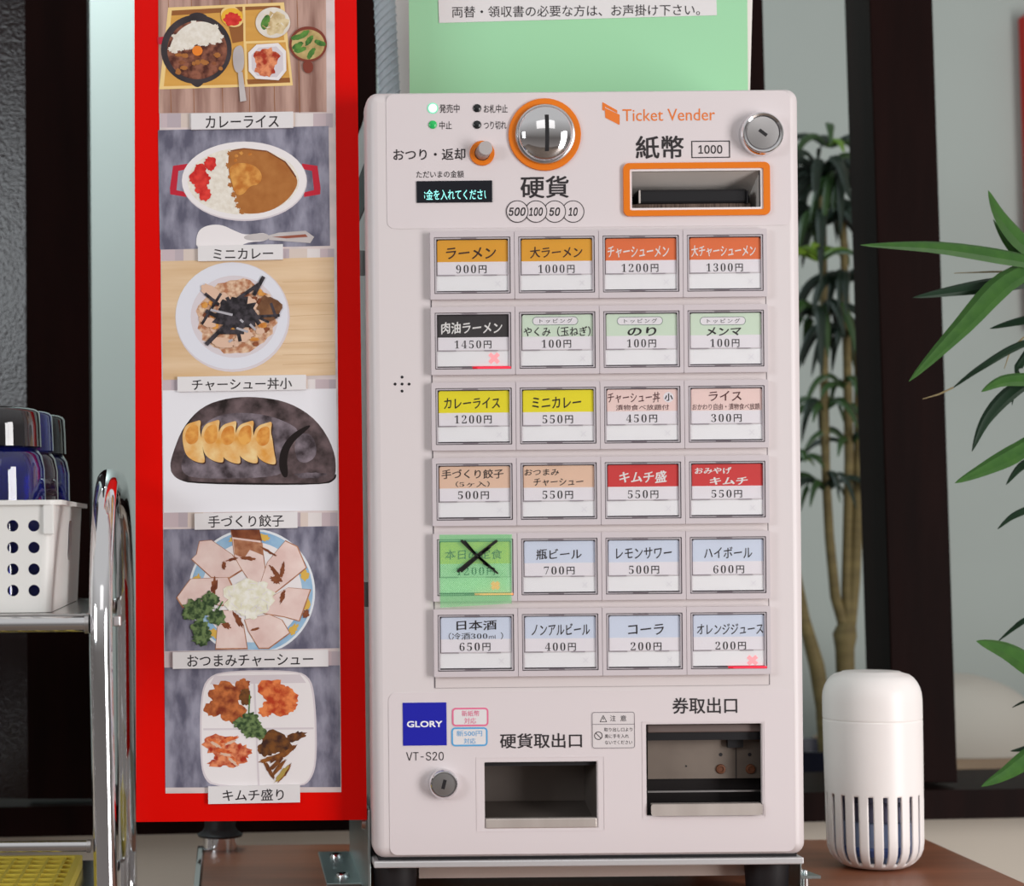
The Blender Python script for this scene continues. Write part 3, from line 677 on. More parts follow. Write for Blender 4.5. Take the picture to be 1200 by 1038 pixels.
# ================================================================== green tape over the sold-out button
def tape():
    k = BT_Y-0.0004; pts0 = [XZ(515, 626.5, k), XZ(600, 626, k), XZ(599.5, 707, k), XZ(516, 712, k)]
    mb = MB(); n = 16; vs = []
    rnd = random.Random(3)
    for i in range(n+1):
        for j in range(n+1):
            u, v = i/n, j/n
            a = Vector(pts0[0]).lerp(Vector(pts0[1]), u); b = Vector(pts0[3]).lerp(Vector(pts0[2]), u); p = a.lerp(b, v)
            yy = k-0.0003*math.sin(v*PI*2.0)**2-0.0002*math.sin(u*7) - 0.0005*(v > 0.9)
            vs.append((p.x, yy, p.y))
    m = n+1
    fs = [(i*m+j, i*m+j+1, (i+1)*m+j+1, (i+1)*m+j) for i in range(n) for j in range(n)]
    mb.add(vs, fs, paint, True)
    return mb
def tapemat():
    m = bpy.data.materials.new('green tape weave'); m.use_nodes = True
    n = m.node_tree.nodes; L = m.node_tree.links; b = n['Principled BSDF']
    b.inputs['Base Color'].default_value = srgb(146, 238, 176); b.inputs['Roughness'].default_value = 0.4
    tr = n.new('ShaderNodeBsdfTransparent'); tr.inputs[0].default_value = srgb(226, 252, 220)
    mx = n.new('ShaderNodeMixShader'); tc = n.new('ShaderNodeTexCoord'); ck = n.new('ShaderNodeTexChecker'); ck.inputs['Scale'].default_value = 1400
    ck.inputs['Color1'].default_value = (0.25, 0.25, 0.25, 1); ck.inputs['Color2'].default_value = (0.36, 0.36, 0.36, 1)
    L.new(tc.outputs['Object'], ck.inputs[0]); L.new(ck.outputs['Color'], mx.inputs[0])
    L.new(tr.outputs[0], mx.inputs[1]); L.new(b.outputs[0], mx.inputs[2]); L.new(mx.outputs[0], n['Material Output'].inputs[0])
    return m
tb = tape(); tm = tapemat(); tb.m = [tm]*len(tb.m)
tp = thing('adhesive_tape', 'green translucent tape with a hand-drawn black cross over one ticket button', 'tape', W(557, 712, BT_Y-0.0004))
tb.build('tape_film', tp)
mb = MB(); k = BT_Y-0.0012; marker = mat('black marker', (26, 26, 22), 0.45)
def stroke(pts, wd):
    for a, b in zip(pts, pts[1:]): line(mb, XZ(*a, k), XZ(*b, k), wd/S, k, marker)
    for a in pts: mb.poly(circle(*XZ(*a, k), wd/2/S, 12), k-0.00002, marker)
stroke([(541.5, 634), (558, 650), (574, 664)], 3.4); stroke([(545, 634), (560, 652), (583, 671.5)], 2.2); stroke([(567, 660), (579, 667)], 2.4)
stroke([(581.5, 634), (563, 648), (549, 659), (537, 669)], 3.4); stroke([(574, 641), (556, 656), (541, 669)], 3.0)
mb.build('cross_mark', tp)['label'] = 'black felt-pen cross'

# ================================================================== red menu board
BY = 0.030
red = mat('red board', (226, 10, 2), 0.22, spec=0.18, noise=(5, (218, 6, 2), 3, 0.3), bump=(18, 0.05))
bl0, br0, bl1, br1 = 157.5, 417.8, 159.5, 430.0      # left and right edge at y = 0 and y = 960
def bq(l, t, r, b): return [XZ(l, b, BY), XZ(r, b, BY), XZ(r, t, BY), XZ(l, t, BY)]
def xat(a0, a1, py): return a0+(a1-a0)*py/960.0
board = thing('menu_board', 'tall red board with six captioned food photos left of the ticket machine', 'menu board', tuple(W(295, 962, BY)))
mb = MB()
oc = [XZ(xat(bl0, bl1, 962), 963, BY), XZ(xat(br0, br1, 961), 960.5, BY), XZ(xat(br0, br1, -90), -90, BY), XZ(xat(bl0, bl1, -90), -90, BY)]
mb.plate(oc, [], BY, BY+0.018, red); mb.build('panel', board)
# two straps fixing it to the machine's flank and a screw
xs = XZ(425, 500, BY)[0]
for py in (300, 700):
    mb = MB(); zz_ = XZ(300, py)[1]; mb.box((xs-0.02, BY+0.018, zz_-0.01), (hx0-0.0002, BY+0.022, zz_+0.01), zinc); mb.build('strap', board)
sheet = mat('poster sheet', (206, 194, 192), 0.4, noise=(46, (222, 206, 204), 1, 0.12, (1, 1, 1.6)), coat=0.25)
mb = MB(); mb.plate([XZ(194, 929.5, BY), XZ(400, 928, BY), XZ(391.5, -60, BY), XZ(185, -60, BY)], [], BY-0.0003, BY, sheet, back=False); mb.build('poster_sheet', board)

wood_p = mat('photo brown planks', (196, 160, 146), 0.4, noise=(10, (136, 98, 86), 7, 0.14, (10, 9, 1)))
wood_l = mat('photo pale wood', (232, 204, 170), 0.4, noise=(8, (212, 176, 134), 5, 0.2, (1, 1, 14)))
slate = mat('photo slate', (92, 90, 108), 0.4, noise=(34, (152, 150, 166), 8, 0.13, (2.4, 1, 1)))
p_white = mat('photo white', (232, 230, 234), 0.4); p_dish = mat('photo dish white', (236, 230, 230), 0.4); p_dish2 = mat('photo dish shade', (216, 206, 210), 0.4)
p_rice = mat('photo rice', (240, 234, 224), 0.4, noise=(260, (222, 212, 196), 4, 0.2))
curry_d = mat('photo dark curry', (78, 34, 24), 0.3, noise=(150, (150, 92, 70), 7, 0.10))
curry_l = mat('photo curry', (164, 98, 44), 0.3, noise=(90, (182, 120, 62), 5, 0.2))
p_iron = mat('photo iron', (44, 36, 40), 0.4, noise=(60, (66, 56, 60), 3, 0.2))
p_tray = mat('photo tray', (226, 172, 84), 0.4, noise=(14, (206, 148, 66), 3, 0.25, (1, 1, 6))); p_trayl = mat('photo tray rim', (242, 208, 140), 0.4); p_trayd = mat('photo tray deep', (150, 92, 44), 0.4)
p_red = mat('photo pickles', (196, 24, 22), 0.4, noise=(180, (228, 62, 52), 4, 0.15)); p_kim = mat('photo kimchi', (168, 44, 20), 0.4, noise=(170, (232, 146, 100), 6, 0.11))
p_kim2 = mat('photo kimchi orange', (186, 60, 24), 0.4, noise=(140, (236, 136, 76), 6, 0.11)); p_kim3 = mat('photo stew', (128, 50, 24), 0.4, noise=(130, (202, 116, 62), 5, 0.12))
p_pickle = mat('photo dark pickle', (62, 34, 26), 0.4, noise=(150, (126, 78, 34), 5, 0.12)); p_pick2 = mat('photo pickle strips', (150, 92, 40), 0.4, noise=(150, (96, 52, 28), 5, 0.12))
p_green = mat('photo parsley', (44, 66, 36), 0.4, noise=(300, (112, 134, 84), 5, 0.10)); p_leaf = mat('photo greens', (36, 84, 32), 0.4, noise=(160, (96, 146, 60), 4, 0.15))
p_noodle = mat('photo sprouts', (226, 206, 164), 0.4, noise=(160, (196, 166, 116), 5, 0.12)); p_glass = mat('photo glass bowl', (214, 204, 192), 0.4, noise=(70, (236, 228, 216), 3, 0.2))
p_soup = mat('photo soup', (206, 182, 122), 0.4, noise=(110, (162, 132, 80), 4, 0.15)); p_cup = mat('photo brown cup', (128, 56, 40), 0.4); p_yel = mat('photo yellow bowl', (238, 182, 54), 0.4); p_yolk = mat('photo yolk', (236, 132, 40), 0.4)
p_steel = mat('photo spoon', (206, 198, 196), 0.35, noise=(30, (178, 170, 170), 2, 0.25)); p_hand = mat('photo red handle', (192, 30, 52), 0.4); p_cut = mat('photo cutlet', (190, 112, 40), 0.4, noise=(150, (222, 160, 80), 5, 0.14))
p_don = mat('photo pork rice', (176, 116, 82), 0.4, noise=(200, (228, 196, 166), 5, 0.12)); p_nori = mat('photo seaweed', (32, 28, 32), 0.35, noise=(240, (70, 64, 70), 4, 0.12)); p_meat = mat('photo pork bits', (220, 184, 160), 0.4)
p_plate = mat('photo black plate', (34, 24, 23), 0.35, noise=(70, (112, 94, 96), 8, 0.15)); p_plate2 = mat('photo plate inside', (58, 48, 52), 0.35, noise=(90, (136, 124, 132), 6, 0.16)); p_ridge = mat('photo plate ridge', (28, 20, 20), 0.3)
p_gyo = mat('photo dumpling', (238, 208, 150), 0.4, noise=(60, (222, 154, 66), 4, 0.14)); p_gyob = mat('photo dumpling brown', (206, 126, 46), 0.4, noise=(120, (232, 170, 84), 5, 0.14)); p_line = mat('photo dark line', (66, 36, 24), 0.4)
p_pork = mat('photo pork', (240, 218, 210), 0.4, noise=(60, (224, 192, 184), 4, 0.2)); p_porke = mat('photo pork rim', (152, 92, 62), 0.4, noise=(140, (192, 138, 104), 4, 0.15)); p_sauce = mat('photo sauce', (104, 48, 26), 0.4, noise=(120, (150, 88, 54), 4, 0.2))
p_onion = mat('photo onion', (228, 224, 196), 0.4, noise=(220, (246, 244, 234), 5, 0.14)); p_blue = mat('photo plate blue', (126, 168, 206), 0.4, noise=(60, (168, 200, 222), 3, 0.2)); p_gold = mat('photo plate gold', (220, 178, 82), 0.4)

RN = random.Random(11)
class Pic:
    """a printed photograph: flat shapes laid over each other, in the pixels of one close-up of the picture"""
    def __init__(s, ox, oy, k): s.o = (ox, oy, k); s.mb = MB(); s.n = 0
    def P(s, x, y): return XZ(s.o[0]+x/s.o[2], s.o[1]+y/s.o[2], BY)
    def y(s): s.n += 1; return BY-0.0004-0.000012*s.n
    def poly(s, pts, m): s.mb.poly([s.P(*p) for p in pts], s.y(), m); return s
    def rect(s, x0, y0, x1, y1, m): return s.poly([(x0, y0), (x1, y0), (x1, y1), (x0, y1)], m)
    def ell(s, cx, cy, rx, ry, m, n=44, a0=0, a1=360, rot=0):
        c, sn = math.cos(math.radians(rot)), math.sin(math.radians(rot)); p = []
        full = abs(a1-a0) >= 360; k = n if full else n+1
        for i in range(k):
            a = math.radians(a0+(a1-a0)*i/n); u, v = rx*math.cos(a), ry*math.sin(a); p.append((cx+u*c-v*sn, cy+u*sn+v*c))
        return s.poly(p, m)
    def blob(s, cx, cy, rx, ry, m, j=0.16, n=26, rot=0):
        c, sn = math.cos(math.radians(rot)), math.sin(math.radians(rot)); p = []
        for i in range(n):
            a = 2*PI*i/n; q = 1+RN.uniform(-j, j); u, v = rx*q*math.cos(a), ry*q*math.sin(a); p.append((cx+u*c-v*sn, cy+u*sn+v*c))
        return s.poly(p, m)
    def smooth(s, pts, m, it=2):
        for _ in range(it):
            q = []
            for i in range(len(pts)):
                a, b = pts[i], pts[(i+1) % len(pts)]
                q += [(a[0]*.75+b[0]*.25, a[1]*.75+b[1]*.25), (a[0]*.25+b[0]*.75, a[1]*.25+b[1]*.75)]
            pts = q
        return s.poly(pts, m)
    def strip(s, pts, wd, m):
        for a, b in zip(pts, pts[1:]):
            A, B = Vector(a), Vector(b); t = (B-A).normalized(); nn = Vector((-t.y, t.x))*wd/2
            s.poly([tuple(A-nn), tuple(B-nn), tuple(B+nn), tuple(A+nn)], m)
        return s
    def done(s, label): o = s.mb.build('menu_photo', board); o['label'] = label; return o

# -- curry rice set on a wooden tray
p = Pic(160, 0, 4.444)
p.poly([(113, -180), (985, -180), (990, 584), (116, 590)], wood_p)
for x in (180, 300, 450, 590, 720, 850): p.strip([(x-20, -180), (x-6, 300), (x, 588)], 3, p_trayd)
p.poly([(165, 40), (768, 13), (814, 446), (118, 466)], p_trayl)
p.poly([(184, 56), (552, 36), (566, 440), (142, 450)], p_tray); p.poly([(566, 36), (748, 30), (770, 210), (568, 216)], p_tray); p.poly([(572, 228), (776, 220), (800, 430), (580, 440)], p_tray)
p.poly([(184, 56), (552, 36), (553, 60), (182, 82)], p_trayd); p.poly([(566, 36), (748, 30), (750, 46), (566, 54)], p_trayd); p.poly([(480, 140), (556, 120), (556, 215), (500, 226)], p_trayd); p.poly([(575, 415), (798, 405), (800, 430), (580, 440)], p_trayd)
p.poly([(108, 195), (160, 190), (160, 230), (112, 232)], p_hand)
p.smooth([(268, 78), (320, 62), (372, 82), (372, 120), (268, 120)], p_iron); p.smooth([(262, 410), (310, 462), (348, 440), (360, 400)], p_iron)
p.ell(312, 258, 184, 180, p_iron); p.ell(316, 262, 156, 152, curry_d)
p.smooth([(168, 262), (190, 200), (230, 150), (290, 116), (360, 112), (420, 140), (446, 186), (430, 216), (380, 226), (320, 228), (290, 244), (240, 252), (200, 272)], p_rice, 2)
for x, y in ((180, 258), (200, 268), (230, 256), (262, 250), (290, 246), (330, 230), (360, 230), (400, 222), (430, 214), (440, 190), (410, 140), (300, 120), (200, 190)): p.blob(x, y, 16, 11, p_rice, 0.3)
for i in range(24): p.blob(RN.uniform(210, 440), RN.uniform(270, 380), RN.uniform(8, 22), RN.uniform(6, 14), RN.choice([curry_d, curry_l, p_sauce]))
p.ell(317, 266, 27, 26, p_yolk)
p.smooth([(434, 60), (470, 34), (520, 36), (558, 90), (548, 136), (500, 146), (450, 124)], p_trayl); p.ell(497, 90, 56, 46, p_yel); p.blob(500, 102, 44, 34, p_red)
p.ell(710, 120, 90, 80, p_glass); p.blob(722, 122, 66, 60, p_noodle); p.smooth([(640, 130), (672, 76), (698, 84), (690, 130), (664, 166)], p_leaf)
for i in range(12): x, y = RN.uniform(680, 770), RN.uniform(80, 160); p.strip([(x, y), (x+RN.uniform(-28, 28), y+RN.uniform(-20, 20))], 5, RN.choice([p_rice, p_noodle, p_soup]))
p.poly([(625, 234), (738, 226), (778, 268), (780, 370), (740, 420), (622, 412), (584, 372), (582, 276)], p_dish); p.poly([(636, 250), (728, 244), (762, 280), (764, 364), (730, 404), (630, 398), (600, 362), (598, 290)], p_dish2)
p.blob(676, 310, 66, 58, p_kim); p.blob(672, 366, 52, 36, p_kim); 
p.smooth([(498, 262), (540, 232), (560, 262), (560, 376), (508, 384)], p_steel); p.poly([(528, 378), (552, 376), (572, 526), (540, 532)], p_steel)
p.smooth([(866, 320), (918, 322), (920, 372), (890, 388), (866, 366)], p_cup); p.ell(893, 232, 98, 92, p_cup); p.ell(893, 234, 86, 78, p_soup)
for x, y in ((835, 196), (852, 262), (900, 212), (908, 280), (955, 226), (870, 182), (840, 240)): p.blob(x, y, 34, 14, p_leaf, rot=RN.uniform(-60, 60))
p.done('photo of a curry rice set on a tray')
# -- small curry in an oval dish
p = Pic(160, 140, 4.444)
p.poly([(112, 56), (1000, 34), (1008, 658), (122, 678)], slate)
for sg in (1, -1):
    cx = 560
    pts = [(-290, -98), (-370, -86), (-386, 30), (-384, 62), (-300, 76), (-300, 52), (-352, 40), (-342, -60), (-290, -70)]
    p.poly([(cx+(a if sg > 0 else -a+12), 328+b) for a, b in pts][::sg], p_hand)
p.ell(562, 322, 326, 207, p_dish2); p.ell(560, 318, 324, 202, p_dish); p.ell(556, 322, 290, 174, p_rice)
p.smooth([(480, 166), (560, 150), (680, 164), (780, 220), (836, 300), (838, 350), (780, 430), (680, 486), (560, 494), (540, 470), (520, 400), (490, 330), (476, 250)], curry_l)
for x, y in ((486, 180), (500, 200), (478, 240), (488, 300), (492, 340), (508, 390), (522, 420), (530, 450), (548, 480)): p.blob(x, y, 14, 14, curry_l, 0.35)
for x, y in ((520, 190), (545, 176), (590, 182), (516, 214)): p.blob(x, y, 10, 8, p_cut, 0.3)
p.strip([(490, 164), (560, 152), (680, 166), (775, 222), (830, 300)], 6, p_sauce)
p.smooth([(474, 250), (540, 222), (620, 240), (658, 290), (640, 340), (590, 346), (560, 390), (520, 398), (500, 340)], p_cut)
for x, y, rx, ry in ((600, 310, 46, 30), (550, 260, 50, 26), (530, 350, 30, 30)): p.blob(x, y, rx, ry, p_cut)
for x, y in ((385, 232), (330, 268), (306, 304), (350, 310), (336, 356), (356, 390)): p.blob(x, y, 32, 36, p_red)
p.smooth([(310, 690), (312, 590), (360, 552), (440, 546), (510, 580), (570, 604), (680, 586), (690, 634), (560, 640), (520, 690)], p_dish); p.smooth([(560, 630), (690, 634), (690, 590), (560, 600)], p_steel)
p.poly([(688, 604), (740, 590), (880, 580), (925, 612), (905, 644), (690, 628)], p_steel); p.poly([(706, 612), (880, 598), (892, 612), (780, 620)], mat('photo knife wood', (150, 84, 66), 0.4))
p.done('photo of a small curry in an oval dish with red handles')
# -- pork rice bowl
p = Pic(160, 290, 4.444)
p.poly([(128, 72), (1028, 50), (1036, 664), (138, 690)], wood_l)
for y in (180, 240, 300, 360, 430, 500, 560, 610): p.strip([(760, y), (1030, y-RN.uniform(0, 14))], 2, mat('photo grain', (198, 160, 120), 0.4))
p.ell(500, 362, 298, 286, p_dish2); p.ell(496, 356, 292, 278, mat('photo bowl', (224, 224, 232), 0.4)); p.ell(510, 360, 228, 214, p_dish2)
p.blob(522, 362, 208, 190, p_don, 0.08, 40)
for i in range(60):
    a = RN.uniform(0, 2*PI); q = RN.uniform(0.2, 1.0); p.blob(522+190*q*math.cos(a), 362+172*q*math.sin(a), RN.uniform(12, 26), RN.uniform(8, 18), RN.choice([p_don, p_meat, p_meat, p_sauce, p_cut]))
for x, y, rx, ry, ro in ((456, 272, 40, 34, 20), (390, 230, 60, 30, 30), (590, 290, 44, 28, 40), (380, 390, 40, 26, 10), (560, 466, 50, 24, -20), (450, 496, 60, 28, 10)): p.blob(x, y, rx, ry, p_meat, rot=ro)
p.blob(690, 316, 62, 66, mat('photo glazed meat', (96, 62, 42), 0.3, noise=(120, (140, 98, 66), 4, 0.2)))
p.blob(510, 350, 110, 84, p_nori, 0.3, 30)
for a, b, wd in (((356, 240), (430, 300), 16), ((440, 240), (340, 400), 14), ((480, 300), (640, 190), 18), ((610, 250), (662, 152), 20), ((540, 270), (640, 400), 22), ((430, 340), (600, 380), 30), ((590, 362), (745, 354), 14), ((620, 360), (690, 390), 12), ((490, 380), (362, 506), 22), ((520, 400), (540, 490), 18), ((470, 260), (560, 420), 18), ((360, 330), (500, 400), 20), ((560, 440), (420, 440), 24), ((700, 290), (728, 370), 14)): p.strip([a, b], wd, p_nori)
for a, b in (((385, 325), (500, 352)), ((520, 420), (580, 440)), ((590, 400), (620, 430)), ((540, 376), (556, 390)), ((480, 492), (500, 480))): p.strip([a, b], 12, mat('photo sheen', (176, 172, 178), 0.4))
p.done('photo of a white bowl of pork rice with seaweed')
# -- dumplings
p = Pic(160, 440, 4.444)
p.poly([(136, 78), (1040, 68), (1048, 702), (142, 714)], p_white)
p.smooth([(178, 500), (210, 540), (300, 566), (980, 572), (1040, 540), (1040, 500), (180, 480)], p_ridge)
p.smooth([(172, 480), (186, 410), (240, 270), (340, 160), (480, 114), (640, 110), (800, 140), (940, 230), (1030, 380), (1042, 520), (1000, 556), (900, 562), (300, 556), (200, 536)], p_plate)
p.smooth([(240, 420), (300, 300), (400, 214), (520, 190), (680, 204), (800, 250), (850, 290), (800, 360), (770, 460), (760, 530), (300, 540), (230, 500)], p_plate2)
p.smooth([(820, 330), (880, 290), (930, 330), (940, 420), (880, 460), (830, 440)], p_plate2)
p.smooth([(740, 450), (752, 380), (800, 310), (880, 262), (912, 258), (880, 290), (810, 350), (780, 430), (792, 520), (770, 536), (748, 500)], p_ridge)
for x, y, rx, ry in ((330, 470, 60, 10), (470, 482, 40, 9), (600, 490, 50, 8), (900, 520, 80, 14)): p.blob(x, y, rx, ry, p_plate2, 0.3)
for i, (x, y) in enumerate(((298, 342), (396, 340), (484, 346), (574, 344), (668, 350))):
    pts = [(-56, 20), (-60, -40), (-40, -88), (10, -104), (40, -112), (30, -60), (40, -20), (48, 50), (60, 100), (50, 116), (0, 104), (-40, 74)]
    p.smooth([(x+a+6, y+b+6) for a, b in pts], p_line); p.smooth([(x+a, y+b) for a, b in pts], p_gyo)
    p.smooth([(x-50, y-20), (x-30, y-76), (x+22, y-90), (x+26, y-40), (x+20, y+6), (x-24, y+22)], p_gyob)
p.done('photo of five fried dumplings on a black plate')
# -- sliced roast pork
p = Pic(160, 600, 4.444)
p.poly([(140, 90), (1050, 72), (1056, 708), (148, 724)], slate)
def sector(cx, cy, r, m, cutb=716):
    pts = []
    for i in range(64):
        a = 2*PI*i/64; pts.append((cx+r*math.cos(a), min(max(cy+r*math.sin(a), 92), cutb)))
    p.poly(pts, m)
sector(600, 416, 330, mat('photo plate rim', (226, 230, 234), 0.4)); sector(600, 416, 318, p_blue); sector(600, 416, 262, p_dish)
for a in range(0, 360, 30):
    x, y = 600+290*math.cos(math.radians(a+12)), 416+290*math.sin(math.radians(a+12))
    if 100 < y < 690: p.blob(x, y, 30, 20, p_gold, 0.3, rot=a+100)
for pts in ([(326, 150), (390, 144), (500, 220), (560, 300), (480, 350), (390, 344), (284, 246), (310, 220)],
            [(490, 92), (640, 92), (664, 230), (684, 380), (600, 380), (540, 290), (508, 230)],
            [(776, 146), (840, 178), (888, 290), (800, 362), (700, 440), (640, 380), (680, 260)],
            [(280, 346), (480, 338), (520, 420), (450, 490), (330, 470), (240, 500), (206, 446)],
            [(700, 440), (790, 392), (910, 402), (850, 570), (770, 548), (660, 530)],
            [(420, 600), (440, 510), (500, 510), (560, 590), (580, 714), (410, 716)],
            [(560, 560), (690, 530), (760, 560), (802, 630), (690, 712), (636, 712), (580, 620)]):
    c = Vector((sum(q[0] for q in pts)/len(pts), sum(q[1] for q in pts)/len(pts)))
    p.poly(pts, p_porke); p.poly([tuple(c+(Vector(q)-c)*0.95-Vector((1, 2))) for q in pts], p_pork)
p.poly([(492, 92), (640, 92), (654, 150), (500, 130)], p_sauce); p.poly([(504, 140), (656, 160), (662, 226), (590, 196), (560, 240), (512, 220)], p_porke)
for x, y, rx, ry, ro in ((454, 278, 12, 20, 0), (404, 384, 16, 44, 5), (500, 246, 30, 7, -14), (580, 240, 36, 10, 6), (720, 310, 44, 12, 50), (760, 300, 12, 36, 10), (726, 350, 30, 20, 20), (760, 440, 12, 36, 15), (882, 530, 16, 26, 20), (530, 560, 14, 50, -30), (466, 590, 24, 16, 20), (620, 608, 24, 6, -15), (690, 206, 44, 6, 30)): p.blob(x, y, rx, ry, p_sauce, 0.3, rot=ro)
p.blob(584, 440, 124, 96, p_onion, 0.16, 34); p.blob(570, 430, 84, 62, p_onion); p.blob(600, 510, 70, 40, p_onion, 0.3)
for i in range(26): x, y = RN.uniform(480, 690), RN.uniform(360, 540); p.strip([(x, y), (x+RN.uniform(-40, 40), y+RN.uniform(-30, 30))], 4, RN.choice([p_onion, p_dish, p_dish]))
p.strip([(450, 464), (410, 530)], 7, p_leaf)
for x, y, r in ((386, 452, 44), (310, 510, 66), (420, 548, 48), (330, 600, 46), (340, 650, 50), (270, 530, 34), (360, 500, 40)): p.blob(x, y, r, r*0.86, p_green, 0.22, 30)
p.done('photo of sliced roast pork fanned on a round plate')
# -- kimchi assortment
p = Pic(160, 750, 3.604)
p.poly([(118, 116), (858, 106), (862, 620), (122, 622)], slate)
p.smooth([(268, 240), (300, 150), (400, 128), (640, 126), (730, 146), (756, 240), (764, 500), (740, 590), (690, 622), (330, 622), (280, 580), (268, 480)], p_dish2); p.smooth([(276, 240), (306, 156), (400, 134), (640, 132), (722, 150), (748, 240), (756, 500), (734, 584), (690, 616), (336, 616), (286, 572), (276, 480)], p_dish)
p.poly([(330, 150), (690, 144), (716, 180), (310, 186)], p_dish2); p.strip([(282, 376), (748, 372)], 8, p_dish2); p.strip([(496, 150), (516, 612)], 8, p_dish2)
for m, bl in ((p_kim3, ((380, 230, 70, 50), (400, 300, 60, 50), (330, 290, 46, 34), (450, 190, 30, 26))), (p_kim2, ((570, 210, 54, 48), (600, 280, 70, 40), (640, 250, 40, 50), (545, 300, 30, 24))),
              (p_kim, ((350, 440, 66, 46), (400, 490, 70, 44), (440, 470, 44, 30), (340, 520, 40, 16))), (p_pickle, ((590, 430, 70, 44), (550, 460, 38, 30), (670, 408, 48, 18)))):
    for x, y, rx, ry in bl: p.blob(x, y, rx, ry, m, 0.2, rot=RN.uniform(-20, 20))
p.blob(460, 240, 24, 36, p_pickle)
for x, y, a in ((330, 430, 30), (390, 420, -20), (400, 500, 40), (370, 470, 10)): p.blob(x, y, 36, 10, p_kim2, 0.3, rot=a); p.blob(x+6, y+12, 26, 6, p_meat, 0.3, rot=a)
for x, y, a in ((560, 500, -20), (600, 490, -35), (640, 470, -40), (560, 548, 60), (600, 540, -50), (625, 560, -55), (590, 520, -45)): p.blob(x, y, 46, 9, p_pick2, 0.2, rot=a)
p.blob(612, 566, 44, 9, mat('photo pickle pale', (176, 150, 76), 0.4), 0.2, rot=-52)
p.strip([(478, 230), (474, 320)], 5, p_leaf)
for x, y, r in ((440, 350, 30), (480, 330, 32), (480, 385, 34), (520, 390, 32), (500, 360, 30)): p.blob(x, y, r, r*0.86, p_green, 0.22, 28)
p.done('photo of four kimchi sorts on a square white plate')
# pale blocks between the photographs
tints = [mat('sheet block rose', (200, 182, 186), 0.4), mat('sheet block pale', (224, 216, 214), 0.4), mat('sheet block sand', (214, 198, 188), 0.4), mat('sheet block grey', (186, 172, 178), 0.4)]
for n_, (l_, t_, r_, b_) in enumerate(((187, 133, 390, 149.5), (189, 291.5, 391.5, 305.5), (190.5, 444.5, 393.5, 457), (192, 600.5, 395.5, 617.5), (193.5, 763, 398, 783))):
    x_ = l_; k_ = n_; mb = MB()
    while x_ < r_:
        w_ = 9+(k_*7) % 13; e_ = min(x_+w_, r_); mb.poly(bq(x_, t_, e_, b_), BY-0.00036, tints[(k_*3+n_) % 4]); x_ = e_; k_ += 1
    mb.build('paper_band', board)
# captions
for (bx, words, tb_) in (((224, 133, 343.5, 152), 'カレーライス', (241, 136, 326.5, 150.5)), ((232, 288, 331.5, 306), 'ミニカレー', (250, 291.5, 320, 304)),
        ((208, 441, 358.5, 458.5), 'チャーシュー丼小', (225, 443.5, 342, 457)), ((228, 601, 348.5, 620), '手づくり餃子', (244, 603.5, 332.5, 617.5)),
        ((202.5, 763, 384.5, 782.5), 'おつまみチャーシュー', (219.5, 766, 367, 780.5)), ((244, 920.5, 351.5, 941), 'キムチ盛り', (261, 924, 332.5, 937.5))):
    mb = MB(); r = R(*bx, Y=BY); mb.plate([(r[0], r[1]), (r[2], r[1]+0.0007), (r[2], r[3]+0.0007), (r[0], r[3])], [], BY-0.0026, BY-0.0003, paper, back=False)
    text(mb, words, tb_, BY-0.0027, ink, 0.008, Y=BY, rot=0.006); mb.build('caption_strip', board)

# ================================================================== green notice on the machine's top
GY = 0.10
notice = thing('notice_sign', 'pale green notice with a white printed strip standing above the machine', 'notice', tuple(W(678, 104, GY)))
greenp = mat('green card', (158, 216, 176), 0.55, noise=(2.5, (164, 216, 160), 2, 0.3))
zb2 = mz1-0.004
mb = MB(); a = W(480, 100, GY); b = W(876.5, 100, GY); c = W(875, -70, GY); d = W(478.5, -70, GY)
mb.plate([(a.x, zb2), (b.x, zb2), (c.x, c.z), (d.x, d.z)], [], GY, GY+0.0008, greenp); mb.build('card', notice)
mb = MB(); b = W(877, 104, GY+0.003); c = W(883, -70, GY+0.003); a = W(490, 104, GY+.003); d = W(485, -70, GY+.003)
mb.plate([(a.x, zb2), (b.x, zb2), (c.x, c.z), (d.x, d.z)], [], GY+0.001, GY+0.004, mat('white board', (236, 228, 222), 0.5)); mb.build('backing', notice)
mb = MB(); mb.plate([XZ(514.5, 27, GY), XZ(840, 18, GY), XZ(838, -40, GY), XZ(512.5, -32, GY)], [], GY-0.0006, GY, paper, back=False)
text(mb, '両替・領収書の必要な方は、お声掛け下さい。', (529.5, 6.2, 820, 14.4+5.6-0.4), GY-0.0007, ink, 0.004, Y=GY, rot=0.0)
mb.build('paper_strip', notice)
# grey ribbed hose and the pale panel behind it
hosem = mat('grey hose', (176, 186, 192), 0.5)
mb = MB(); n = 90; path = [W(449+8.5*i/n-0.5*math.sin(i/n*3), -40+170*i/n, 0.30) for i in range(n+1)]; low_end = [W(462, 400, 0.30), W(468, 800, 0.30), Vector((W(470, 900, 0.30).x, 0.30, zt+0.0005))]
q = 0.0098; mb.tube(path+low_end, q, hosem, 20)
for j in range(18):     # slanting ribs wound round the tube
    i0 = j*5.2
    rp = []
    for k in range(25):
        ph = 2*PI*k/24; f = min(1.0, max(0.0, (i0 - math.cos(ph)*6.0)/n)); i = f*n; lo = int(i); c0 = path[lo].lerp(path[min(lo+1, n)], i-lo)
        rp.append(c0+Vector((math.cos(ph)*q, math.sin(ph)*q, 0)))
    mb.tube(rp, 0.0009, hosem, 5)
tag(mb.build('ribbed_hose'), 'grey ribbed hose hanging left of the green notice', 'hose')
mb = MB(); a, b, c, d = W(459, 130, 0.328), W(520, 130, 0.328), W(520, -60, 0.328), W(457, -60, 0.328)
